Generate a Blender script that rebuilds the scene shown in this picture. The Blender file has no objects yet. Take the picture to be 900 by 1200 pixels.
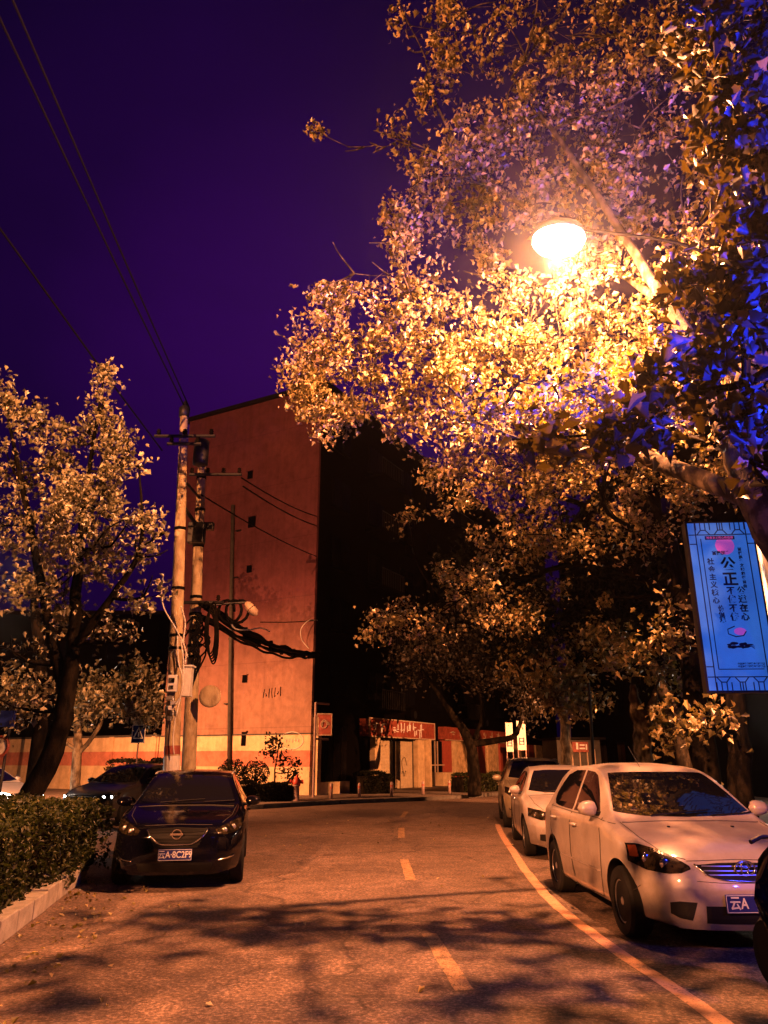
import bpy, bmesh, math, random
import numpy as np
from mathutils import Vector, Matrix, noise as mnoise
from mathutils.bvhtree import BVHTree

random.seed(7)
RNG = np.random.default_rng(7)
SC = bpy.context.scene
COL = SC.collection
R = math.radians

# ------------------------------------------------------------------ camera numbers
F, PITCH, CAMH = 870.0, math.atan(290 / 870.0), 1.55
SP, CP = math.sin(PITCH), math.cos(PITCH)

def ray(px, py):
    cx, cy = (px - 450) / F, (600 - py) / F
    return Vector((cx, CP - cy * SP, SP + cy * CP))
def P(px, py, Y):
    d = ray(px, py); t = Y / d.y
    return Vector((d.x * t, Y, CAMH + d.z * t))
def G(px, py, z=0.0):
    d = ray(px, py); t = (z - CAMH) / d.z
    return Vector((d.x * t, d.y * t, z))
def PX(p):
    x, y, z = p[0], p[1], p[2] - CAMH
    dep = y * CP + z * SP; up = z * CP - y * SP
    return 450 + F * x / dep, 600 - F * up / dep

# ------------------------------------------------------------------ tags
def tag(o, label=None, cat=None, group=None, kind=None):
    if label: o['label'] = label
    if cat: o['category'] = cat
    if group: o['group'] = group
    if kind: o['kind'] = kind
    return o
def thing(name, label, cat, loc=(0, 0, 0), rz=0.0, group=None):
    o = bpy.data.objects.new(name, None); COL.objects.link(o)
    o.empty_display_size = .2
    o.location = loc; o.rotation_euler = (0, 0, rz)
    return tag(o, label, cat, group)
def copy_tree(o, parent=None):
    c = o.copy(); COL.objects.link(c); c.parent = parent
    for ch in list(o.children): copy_tree(ch, c)
    return c

# ------------------------------------------------------------------ materials
MATS = {}
def nodes(name):
    m = bpy.data.materials.new(name); m.use_nodes = True
    nt = m.node_tree; b = nt.nodes['Principled BSDF']
    MATS[name] = m
    return m, nt, b
def N(nt, typ, **kw):
    n = nt.nodes.new(typ)
    for k, v in kw.items():
        if k in n.inputs: n.inputs[k].default_value = v
        else: setattr(n, k, v)
    return n
def ramp(nt, fac, stops):
    r = nt.nodes.new('ShaderNodeValToRGB')
    els = r.color_ramp.elements
    while len(els) > len(stops): els.remove(els[-1])
    while len(els) < len(stops): els.new(1)
    for e, (p, c) in zip(els, stops):
        e.position = p; e.color = (*c, 1) if len(c) == 3 else c
    nt.links.new(fac, r.inputs['Fac'])
    return r.outputs['Color']
def mix(nt, fac, a, b, mode='MIX'):
    m = nt.nodes.new('ShaderNodeMix'); m.data_type = 'RGBA'; m.blend_type = mode
    for s, v in ((0, fac), (6, a), (7, b)):
        if isinstance(v, (int, float)): m.inputs[s].default_value = v
        elif isinstance(v, tuple): m.inputs[s].default_value = (*v, 1)
        else: nt.links.new(v, m.inputs[s])
    return m.outputs[2]
def coords(nt, kind='Object', scale=(1, 1, 1)):
    t = nt.nodes.new('ShaderNodeTexCoord'); mp = nt.nodes.new('ShaderNodeMapping')
    mp.inputs['Scale'].default_value = scale
    nt.links.new(t.outputs[kind], mp.inputs['Vector'])
    return mp.outputs['Vector']
def noise(nt, vec, scale, detail=4, rough=.6):
    n = nt.nodes.new('ShaderNodeTexNoise')
    n.inputs['Scale'].default_value = scale; n.inputs['Detail'].default_value = detail
    n.inputs['Roughness'].default_value = rough
    nt.links.new(vec, n.inputs['Vector'])
    return n.outputs['Fac']
def bump(nt, b, h, strength=.3, dist=.02):
    n = nt.nodes.new('ShaderNodeBump'); n.inputs['Strength'].default_value = strength
    n.inputs['Distance'].default_value = dist
    nt.links.new(h, n.inputs['Height']); nt.links.new(n.outputs['Normal'], b.inputs['Normal'])

def plain(name, col, rough=.6, metal=0.0, coat=0.0, var=.18, vs=6.0, spec=.5, bmp=0.0):
    m, nt, b = nodes(name)
    v = coords(nt)
    n = noise(nt, v, vs, 5)
    lo = tuple(c * (1 - var) for c in col); hi = tuple(min(1, c * (1 + var)) for c in col)
    nt.links.new(ramp(nt, n, [(.3, lo), (.7, hi)]), b.inputs['Base Color'])
    b.inputs['Roughness'].default_value = rough
    b.inputs['Metallic'].default_value = metal
    b.inputs['Coat Weight'].default_value = coat
    b.inputs['Coat Roughness'].default_value = .04
    b.inputs['Specular IOR Level'].default_value = spec
    if bmp: bump(nt, b, noise(nt, v, vs * 6, 6), bmp, .01)
    return m

plain('black_plastic', (.006, .006, .0065), .45, spec=.2)
plain('rubber', (.008, .008, .008), .8, spec=.2)
plain('chrome', (.6, .6, .62), .16, 1.0, var=.03)
plain('rim_metal', (.35, .35, .36), .3, .8)
plain('white_paint', (.33, .29, .28), .34, 0, .7, var=.05, vs=2)
plain('gold_paint', (.30, .25, .17), .35, .2, .5, var=.05, vs=2)
plain('silver_paint', (.03, .027, .026), .3, .3, .3, var=.5, vs=60)
plain('black_paint', (.0015, .0015, .004), .09, 0, 0, var=.05, vs=2, spec=.3)
plain('ivory_paint', (.7, .68, .64), .35, 0, .5, var=.05)
plain('seam', (.02, .017, .012), .7)
plain('dark_metal', (.02, .02, .022), .5, .5)
plain('grey_metal', (.3, .3, .3), .45, .6)
plain('cable_black', (.003, .003, .0035), .7, spec=.05)
plain('cable_white', (.55, .53, .5), .5)
plain('box_white', (.6, .6, .58), .5)
plain('plate_blue', (.006, .010, .11), .35, var=.03)
plain('plate_white', (.38, .38, .42), .4, var=.02)
plain('sign_red', (.24, .055, .035), .5, var=.4)
plain('sign_cream', (.4, .3, .22), .5)
plain('sign_white', (.7, .7, .68), .5)
plain('sign_blue', (.01, .03, .3), .5)
plain('ink', (.006, .016, .10), .8, var=.02, spec=.1)
plain('shutter', (.5, .42, .28), .5, .1)
plain('window_dark', (.003, .003, .004), .1, var=.05)
plain('facade_dark', (.0015, .0012, .0012), .9, vs=1.5, spec=.02)  # near-black base, shade of the unlit street side put into the colour
plain('roof_dark', (.01, .008, .008), .9, spec=.1)
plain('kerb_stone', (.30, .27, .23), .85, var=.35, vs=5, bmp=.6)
plain('kerb_far', (.06, .055, .05), .85, var=.35, vs=5, bmp=.6)  # dark copy of the kerb stone, its unlit face put into the colour
plain('bollard_paint', (.28, .19, .17), .5)
plain('pier_paint', (.50, .38, .22), .8, var=.3, vs=3)
plain('hydrant_red', (.45, .05, .03), .5)
plain('cloth_grey', (.2, .16, .12), .8)
plain('seat_black', (.004, .004, .004), .5, spec=.15)
plain('orange_glass', (.3, .06, .01), .15)
plain('tail_red', (.4, .01, .01), .15)

def dusty(name, z0=.22, z1=.62):
    # road dirt: sprayed film on the sills and bumpers, dust speckle over the rest
    nt = MATS[name].node_tree; b = nt.nodes['Principled BSDF']
    src = b.inputs['Base Color'].links[0].from_socket
    v = coords(nt); sx = nt.nodes.new('ShaderNodeSeparateXYZ'); nt.links.new(v, sx.inputs[0])
    n = noise(nt, v, 9, 6, .7)
    a = nt.nodes.new('ShaderNodeMath'); a.operation = 'MULTIPLY_ADD'; a.inputs[1].default_value = -.35
    nt.links.new(n, a.inputs[0]); nt.links.new(sx.outputs['Z'], a.inputs[2])
    mr = nt.nodes.new('ShaderNodeMapRange'); mr.inputs['From Min'].default_value = z0 - .17; mr.inputs['From Max'].default_value = z1 - .17
    mr.inputs['To Min'].default_value = .75; mr.inputs['To Max'].default_value = 0
    nt.links.new(a.outputs[0], mr.inputs['Value'])
    c = mix(nt, mr.outputs[0], src, (.07, .055, .045))
    c = mix(nt, 1.0, c, ramp(nt, noise(nt, v, 3.5, 6, .7), [(.35, (.78, .76, .74)), (.6, (1, 1, 1))]), 'MULTIPLY')
    nt.links.new(c, b.inputs['Base Color'])
    r = nt.nodes.new('ShaderNodeMapRange'); r.inputs['To Min'].default_value = .28; r.inputs['To Max'].default_value = .5
    nt.links.new(n, r.inputs['Value']); nt.links.new(r.outputs[0], b.inputs['Roughness'])
dusty('white_paint'); dusty('gold_paint')
def glass_mat():
    m, nt, b = nodes('car_glass')
    b.inputs['Base Color'].default_value = (.004, .004, .006, 1)
    b.inputs['Roughness'].default_value = .03
    b.inputs['Specular IOR Level'].default_value = .55
    b.inputs['Coat Weight'].default_value = .0
glass_mat()
def headlamp_mat():
    m, nt, b = nodes('headlamp_glass')
    v = coords(nt)
    n = noise(nt, v, 14, 3)
    nt.links.new(ramp(nt, n, [(.45, (.006, .005, .004)), (.64, (.03, .022, .012)), (.7, (.008, .007, .006))]), b.inputs['Base Color'])
    b.inputs['Roughness'].default_value = .12; b.inputs['Specular IOR Level'].default_value = .25; b.inputs['Metallic'].default_value = .0
headlamp_mat()

def asphalt():
    m, nt, b = nodes('asphalt')
    v = coords(nt)
    big = noise(nt, v, .35, 5); fine = noise(nt, v, 26, 4, .9)
    mid = noise(nt, v, 4, 7, .7)
    c1 = ramp(nt, big, [(.3, (.082, .058, .047)), (.7, (.168, .120, .098))])
    c2 = ramp(nt, fine, [(.38, (.3, .28, .26)), (.52, (1, .96, .92)), (.66, (3.0, 3.0, 3.0))])
    c = mix(nt, 1.0, c1, c2, 'MULTIPLY')
    c3 = ramp(nt, mid, [(.35, (.6, .58, .56)), (.65, (1.25, 1.25, 1.25))])
    c = mix(nt, 1.0, c, c3, 'MULTIPLY')
    # cracks and tar repair seams
    vo = nt.nodes.new('ShaderNodeTexVoronoi'); vo.feature = 'DISTANCE_TO_EDGE'
    vo.inputs['Scale'].default_value = .33
    w = nt.nodes.new('ShaderNodeVectorMath'); w.operation = 'ADD'
    nz = nt.nodes.new('ShaderNodeTexNoise'); nz.inputs['Scale'].default_value = 1.5; nz.inputs['Detail'].default_value = 5
    nt.links.new(v, nz.inputs['Vector']); nt.links.new(v, w.inputs[0]); nt.links.new(nz.outputs['Color'], w.inputs[1])
    nt.links.new(w.outputs[0], vo.inputs['Vector'])
    cr = ramp(nt, vo.outputs['Distance'], [(.0, (.2, .2, .2)), (.012, (1, 1, 1))])
    c = mix(nt, .8, c, cr, 'MULTIPLY')
    nt.links.new(c, b.inputs['Base Color'])
    b.inputs['Roughness'].default_value = .72
    b.inputs['Specular IOR Level'].default_value = .4
    bump(nt, b, fine, .7, .012)
asphalt()
def paving():
    m, nt, b = nodes('paving')
    v = coords(nt)
    br = nt.nodes.new('ShaderNodeTexBrick'); br.inputs['Scale'].default_value = 2.2
    br.inputs['Color1'].default_value = (.2, .15, .12, 1); br.inputs['Color2'].default_value = (.13, .1, .085, 1)
    br.inputs['Mortar'].default_value = (.04, .035, .03, 1); br.inputs['Mortar Size'].default_value = .012
    nt.links.new(v, br.inputs['Vector'])
    n = noise(nt, v, 3, 5)
    c = mix(nt, 1.0, br.outputs['Color'], ramp(nt, n, [(.3, (.6, .6, .6)), (.7, (1.2, 1.2, 1.2))]), 'MULTIPLY')
    nt.links.new(c, b.inputs['Base Color']); b.inputs['Roughness'].default_value = .8
    bump(nt, b, n, .3, .01)
paving()
def road_paint(name, col, wear=.45):
    m, nt, b = nodes(name)
    v = coords(nt)
    n = noise(nt, v, 9, 8, .75); f = noise(nt, v, 70, 3, .8)
    a = nt.nodes.new('ShaderNodeMath'); a.operation = 'ADD'; nt.links.new(n, a.inputs[0]); nt.links.new(f, a.inputs[1])
    nt.links.new(ramp(nt, a.outputs[0], [(wear * 2 - .12, tuple(c * .22 for c in col)), (wear * 2 + .1, col)]), b.inputs['Base Color'])
    b.inputs['Roughness'].default_value = .7
road_paint('line_paint', (.48, .27, .17), .465)
road_paint('dash_paint', (.34, .21, .11), .52)

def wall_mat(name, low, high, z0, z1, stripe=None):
    """painted render: tone darkens and reddens upward, imitating lamp falloff, panel joints, stains"""
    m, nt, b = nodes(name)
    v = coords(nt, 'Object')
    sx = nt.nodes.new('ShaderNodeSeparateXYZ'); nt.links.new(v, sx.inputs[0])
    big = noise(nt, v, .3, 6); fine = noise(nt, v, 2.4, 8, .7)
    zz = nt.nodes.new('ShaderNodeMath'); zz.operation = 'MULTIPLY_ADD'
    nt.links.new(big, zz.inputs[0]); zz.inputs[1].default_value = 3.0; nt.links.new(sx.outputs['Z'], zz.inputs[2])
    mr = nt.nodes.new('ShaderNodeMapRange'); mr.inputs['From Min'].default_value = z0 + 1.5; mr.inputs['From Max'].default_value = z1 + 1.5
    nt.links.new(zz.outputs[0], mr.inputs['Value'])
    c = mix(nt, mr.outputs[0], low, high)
    c = mix(nt, 1.0, c, ramp(nt, fine, [(.3, (.72, .70, .68)), (.6, (1.05, 1.05, 1.05))]), 'MULTIPLY')
    # vertical dirt streaks
    vs = coords(nt, 'Object', (2.2, 2.2, .12)); st = noise(nt, vs, 1.6, 5)
    c = mix(nt, .32, c, ramp(nt, st, [(.35, (.55, .5, .48)), (.55, (1, 1, 1))]), 'MULTIPLY')
    # horizontal joints every 1.45 m
    jm = nt.nodes.new('ShaderNodeMath'); jm.operation = 'PINGPONG'; jm.inputs[1].default_value = 1.45
    nt.links.new(sx.outputs['Z'], jm.inputs[0])
    c = mix(nt, .6, c, ramp(nt, jm.outputs[0], [(.0, (.45, .42, .4)), (.022, (1, 1, 1))]), 'MULTIPLY')
    if stripe:
        (s0, s1, sc) = stripe
        g1 = nt.nodes.new('ShaderNodeMath'); g1.operation = 'GREATER_THAN'; g1.inputs[1].default_value = s0
        g2 = nt.nodes.new('ShaderNodeMath'); g2.operation = 'LESS_THAN'; g2.inputs[1].default_value = s1
        g3 = nt.nodes.new('ShaderNodeMath'); g3.operation = 'MULTIPLY'
        wob = nt.nodes.new('ShaderNodeMath'); wob.operation = 'MULTIPLY_ADD'; wob.inputs[1].default_value = .06
        nt.links.new(fine, wob.inputs[0]); nt.links.new(sx.outputs['Z'], wob.inputs[2])
        nt.links.new(wob.outputs[0], g1.inputs[0]); nt.links.new(wob.outputs[0], g2.inputs[0])
        nt.links.new(g1.outputs[0], g3.inputs[0]); nt.links.new(g2.outputs[0], g3.inputs[1])
        sc2 = mix(nt, 1.0, sc, ramp(nt, fine, [(.3, (.6, .6, .6)), (.6, (1.1, 1.1, 1.1))]), 'MULTIPLY')
        c = mix(nt, g3.outputs[0], c, sc2)
    nt.links.new(c, b.inputs['Base Color']); b.inputs['Roughness'].default_value = .85
    b.inputs['Specular IOR Level'].default_value = .2
    bump(nt, b, fine, .35, .03)
wall_mat('gable_falloff_paint', (.30, .18, .135), (.145, .048, .060), 3.6, 8.6)  # darker red upper tone puts the fading lamp light into the colour
wall_mat('plinth_paint', (.68, .52, .32), (.68, .52, .32), 50, 60, (1.28, 1.95, (.52, .20, .14)))

def bark_mat(name, a, bcol, c3, sp=.15):
    m, nt, b = nodes(name)
    v = coords(nt, 'Object', (1, 1, .5))
    n = noise(nt, v, 7, 4, .55); f = noise(nt, v, 40, 4)
    nt.links.new(ramp(nt, n, [(.38, a), (.5, bcol), (.62, c3)]), b.inputs['Base Color'])
    b.inputs['Roughness'].default_value = .9; b.inputs['Specular IOR Level'].default_value = sp
    bump(nt, b, f, .6, .02)
bark_mat('bark', (.06, .045, .03), (.14, .11, .07), (.28, .23, .15))
bark_mat('bark_mid', (.02, .015, .011), (.045, .035, .024), (.13, .10, .065))
bark_mat('bark_dark', (.003, .0025, .002), (.006, .005, .004), (.013, .010, .007), .02)
bark_mat('concrete_pole', (.26, .20, .12), (.36, .29, .18), (.44, .36, .23))

def leaf_mat(name, cols, trans, tmix=.22, rough=.36, spec=1.0):
    m = bpy.data.materials.new(name); m.use_nodes = True; MATS[name] = m
    nt = m.node_tree; nt.nodes.clear()
    at = nt.nodes.new('ShaderNodeAttribute'); at.attribute_name = 'rnd'
    fac = at.outputs['Fac']
    c = ramp(nt, fac, [(i / (len(cols) - 1), k) for i, k in enumerate(cols)])
    b = nt.nodes.new('ShaderNodeBsdfPrincipled'); b.inputs['Roughness'].default_value = rough
    b.inputs['Specular IOR Level'].default_value = spec
    nt.links.new(c, b.inputs['Base Color'])
    t = nt.nodes.new('ShaderNodeBsdfTranslucent')
    c2 = ramp(nt, fac, [(0, trans), (1, tuple(min(1, k * 1.6) for k in trans))])
    nt.links.new(c2, t.inputs['Color'])
    mx = nt.nodes.new('ShaderNodeMixShader'); mx.inputs[0].default_value = tmix
    nt.links.new(b.outputs[0], mx.inputs[1]); nt.links.new(t.outputs[0], mx.inputs[2])
    o = nt.nodes.new('ShaderNodeOutputMaterial'); nt.links.new(mx.outputs[0], o.inputs[0])
    return m
leaf_mat('plane_leaf', [(.03, .024, .008), (.17, .14, .05), (.38, .30, .14), (.52, .36, .17)], (.26, .22, .012))
leaf_mat('pale_leaf', [(.04, .036, .02), (.12, .115, .07), (.30, .28, .17), (.48, .42, .27)], (.13, .12, .02))
leaf_mat('hedge_leaf', [(.006, .011, .003), (.012, .02, .005), (.028, .036, .009), (.07, .068, .016)], (.05, .07, .01), .25, .5, .4)
leaf_mat('shade_leaf', [(.006, .006, .004), (.018, .018, .015), (.04, .04, .04), (.10, .08, .06)], (.08, .055, .006), .2, .45, .3)  # darker copy of the leaf colours, shade of the crown put into them
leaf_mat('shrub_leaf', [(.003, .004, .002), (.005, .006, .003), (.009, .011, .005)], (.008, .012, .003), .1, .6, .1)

def emit(name, col, s):
    m, nt, b = nodes(name)
    b.inputs['Base Color'].default_value = (*col, 1)
    b.inputs['Emission Color'].default_value = (*col, 1); b.inputs['Emission Strength'].default_value = s
    return m
emit('lamp_diffuser', (1, .78, .60), 160)
emit('headlight_lit_glint', (1, .95, .85), 26)  # lit headlights, and emission painting headlight glints on the dark car
emit('red_lit', (1, .05, .02), 1.5)
emit('blue_lens', (.03, .09, 1), 1.5)
def lightbox():
    m, nt, b = nodes('lightbox_face')
    v = coords(nt)
    n = noise(nt, v, 1.4, 4)
    nt.links.new(ramp(nt, n, [(.3, (.02, .08, .3)), (.7, (.03, .11, .36))]), b.inputs['Base Color'])
    e = ramp(nt, n, [(.3, (.020, .095, .48)), (.5, (.028, .14, .66)), (.7, (.04, .19, .80))])
    nt.links.new(e, b.inputs['Emission Color']); b.inputs['Emission Strength'].default_value = .68
    b.inputs['Roughness'].default_value = .3
lightbox()
emit('lightbox_rim', (.06, .16, .75), .75)
emit('lightbox_pink', (.30, .06, .42), .8)

# ------------------------------------------------------------------ mesh builder
class MB:
    def __init__(s): s.v = []; s.f = []
    def add(s, vs, fs):
        o = len(s.v); s.v += [tuple(v) for v in vs]; s.f += [tuple(i + o for i in f) for f in fs]
    def box(s, c, d, rz=0.0, ax=None):
        hx, hy, hz = d[0] / 2, d[1] / 2, d[2] / 2
        M = Matrix.Rotation(rz, 3, 'Z') if ax is None else ax
        vs = [Vector(c) + M @ Vector((x, y, z)) for x in (-hx, hx) for y in (-hy, hy) for z in (-hz, hz)]
        s.add(vs, [(0, 1, 3, 2), (4, 6, 7, 5), (0, 4, 5, 1), (2, 3, 7, 6), (0, 2, 6, 4), (1, 5, 7, 3)])
    def tube(s, pts, rad, n=8, cap=True):
        pts = [Vector(p) for p in pts]
        if not hasattr(rad, '__len__'): rad = [rad] * len(pts)
        vs, fs = [], []
        up = None
        for i, p in enumerate(pts):
            t = (pts[min(i + 1, len(pts) - 1)] - pts[max(i - 1, 0)])
            if t.length < 1e-9: t = Vector((0, 0, 1))
            t.normalize()
            if up is None:
                up = Vector((1, 0, 0)) if abs(t.x) < .8 else Vector((0, 1, 0))
            a = t.cross(up)
            if a.length < 1e-6: a = t.orthogonal()
            a.normalize(); b = a.cross(t).normalized(); up = b
            for k in range(n):
                an = 2 * math.pi * k / n
                vs.append(p + (a * math.cos(an) + b * math.sin(an)) * rad[i])
        for i in range(len(pts) - 1):
            for k in range(n):
                fs.append((i * n + k, i * n + (k + 1) % n, (i + 1) * n + (k + 1) % n, (i + 1) * n + k))
        if cap:
            fs.append(tuple(range(n - 1, -1, -1))); fs.append(tuple(range((len(pts) - 1) * n, len(pts) * n)))
        s.add(vs, fs)
    def lathe(s, prof, c=(0, 0, 0), n=20, M=None):
        vs, fs = [], []
        M = M or Matrix.Identity(3)
        for (r, z) in prof:
            for k in range(n):
                a = 2 * math.pi * k / n
                vs.append(Vector(c) + M @ Vector((r * math.cos(a), r * math.sin(a), z)))
        m = len(prof)
        for i in range(m - 1):
            for k in range(n):
                fs.append((i * n + k, i * n + (k + 1) % n, (i + 1) * n + (k + 1) % n, (i + 1) * n + k))
        fs.append(tuple(range(n - 1, -1, -1))); fs.append(tuple(range((m - 1) * n, m * n)))
        s.add(vs, fs)
    def prism(s, poly, z0, z1):
        n = len(poly)
        vs = [(x, y, z0) for x, y in poly] + [(x, y, z1) for x, y in poly]
        fs = [tuple(range(n - 1, -1, -1)), tuple(range(n, 2 * n))]
        fs += [(i, (i + 1) % n, n + (i + 1) % n, n + i) for i in range(n)]
        s.add(vs, fs)
    def grid(s, rows):
        n = len(rows[0]); vs = [p for r in rows for p in r]
        s.add(vs, [(i * n + k, i * n + k + 1, (i + 1) * n + k + 1, (i + 1) * n + k) for i in range(len(rows) - 1) for k in range(n - 1)])
    def build(s, name, mat, parent=None, smooth=False, fix=True, bevel=0.0):
        me = bpy.data.meshes.new(name); me.from_pydata(s.v, [], s.f)
        if fix:
            bm = bmesh.new(); bm.from_mesh(me); bmesh.ops.recalc_face_normals(bm, faces=bm.faces); bm.to_mesh(me); bm.free()
        me.materials.append(MATS[mat])
        if smooth: me.polygons.foreach_set('use_smooth', [True] * len(me.polygons))
        o = bpy.data.objects.new(name, me); COL.objects.link(o)
        if parent: o.parent = parent
        if bevel:
            md = o.modifiers.new('b', 'BEVEL'); md.width = bevel; md.segments = 2; md.limit_method = 'ANGLE'
        return o

def text_part(name, body, size, mat, parent, M, extrude=.002, xs=1.0, bold=0.0, align='CENTER'):
    cu = bpy.data.curves.new(name, 'FONT'); cu.body = body; cu.size = size; cu.extrude = extrude
    cu.align_x = align; cu.align_y = 'CENTER'; cu.offset = bold; cu.space_line = 1.0
    ob = bpy.data.objects.new(name, cu); COL.objects.link(ob)
    dg = bpy.context.evaluated_depsgraph_get()
    me = bpy.data.meshes.new_from_object(ob.evaluated_get(dg))
    COL.objects.unlink(ob); bpy.data.objects.remove(ob)
    me.transform(M @ Matrix.Diagonal((xs, 1, 1, 1)))
    me.materials.clear(); me.materials.append(MATS[mat])
    o = bpy.data.objects.new(name, me); COL.objects.link(o); o.parent = parent
    return o
def frame_m(origin, right, up):
    r = Vector(right).normalized(); u = Vector(up).normalized(); n = r.cross(u)
    return Matrix(((r.x, u.x, n.x, origin[0]), (r.y, u.y, n.y, origin[1]), (r.z, u.z, n.z, origin[2]), (0, 0, 0, 1)))

# ------------------------------------------------------------------ foliage
HALF = np.array([(0, 0), (-.24, -.05), (-.28, .22), (-.50, .44), (-.26, .62), (0, 1.0)])
def leaves_mesh(name, C, size, mat, parent, droop=.3, simple=False, rnd=None, jitter=.5, normal_bias=None):
    C = np.asarray(C, dtype=np.float64); n = len(C)
    if simple:
        half = np.array([(0, 0), (-.32, .45), (0, 1.0)])
    else: half = HALF
    k = len(half)
    # leaf vertices: midrib base, left side..., tip, right side
    L = [(0, 0, 0)] + [(x, y, .45 * abs(x) - .1 * y) for x, y in half[1:-1]] + [(0, 1, -.25)] + [(-x, y, .45 * abs(x) - .1 * y) for x, y in half[1:-1]][::-1]
    L = np.array(L); L[:, 1] -= .45
    m = len(L)
    # orientation: random normals
    nz = RNG.normal(size=(n, 3)); nz[:, 2] = np.abs(nz[:, 2]) + .25
    if normal_bias is not None: nz += np.array(normal_bias)
    nz /= np.linalg.norm(nz, axis=1)[:, None]
    t = RNG.normal(size=(n, 3)); t[:, 2] -= droop * 2
    t -= nz * np.sum(t * nz, axis=1)[:, None]; t /= np.linalg.norm(t, axis=1)[:, None]
    s = np.cross(t, nz)
    sc = size * (1 + jitter * RNG.uniform(-1, 1, n))
    wd = RNG.uniform(.55, 1.15, n); fd = RNG.uniform(.3, 2.2, n)
    L = np.repeat(L[None], n, 0); L[:, :, 0] *= wd[:, None]; L[:, :, 2] *= fd[:, None]
    V = C[:, None, :] + sc[:, None, None] * (L[:, :, 0, None] * s[:, None, :] + L[:, :, 1, None] * t[:, None, :] + L[:, :, 2, None] * nz[:, None, :])
    V = V.reshape(-1, 3)
    fa = [0] + list(range(1, k))          # left half: base, left..., tip
    fb = [0, k - 1] + list(range(k, m))   # right half: base, tip, right...
    base = (np.arange(n) * m)[:, None]
    FA = (base + np.array(fa)[None, :]); FB = (base + np.array(fb)[None, :])
    loops = np.concatenate([FA, FB], axis=1).reshape(-1)
    la, lb = len(fa), len(fb)
    starts = (np.arange(n)[:, None] * (la + lb) + np.array([0, la])[None, :]).reshape(-1)
    me = bpy.data.meshes.new(name)
    me.vertices.add(len(V)); me.vertices.foreach_set('co', V.reshape(-1).astype(np.float32))
    me.loops.add(len(loops)); me.loops.foreach_set('vertex_index', loops.astype(np.int32))
    me.polygons.add(2 * n); me.polygons.foreach_set('loop_start', starts.astype(np.int32))
    me.update(calc_edges=True); me.validate()
    at = me.attributes.new('rnd', 'FLOAT', 'FACE')
    r = RNG.uniform(0, 1, n) if rnd is None else rnd
    if len(me.polygons) == 2 * n: at.data.foreach_set('value', np.repeat(r, 2).astype(np.float32))
    me.materials.append(MATS[mat])
    o = bpy.data.objects.new(name, me); COL.objects.link(o)
    if parent: o.parent = parent
    return o

LAMP = P(655, 285, 9.3)
def lamp_clear(p, Yp, rad=36):
    x, y = PX(p)
    return (x - 655) ** 2 + ((y - 285) * 1.25) ** 2 < rad * rad

def smooth_path(pts, n=5):
    pts = [Vector(p) for p in pts]; out = []
    for i in range(len(pts) - 1):
        p0 = pts[max(i - 1, 0)]; p1 = pts[i]; p2 = pts[i + 1]; p3 = pts[min(i + 2, len(pts) - 1)]
        for k in range(n):
            t = k / n
            out.append(.5 * ((2 * p1) + (p2 - p0) * t + (2 * p0 - 5 * p1 + 4 * p2 - p3) * t * t + (3 * p1 - p0 - 3 * p2 + p3) * t ** 3))
    out.append(pts[-1]); return out

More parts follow.
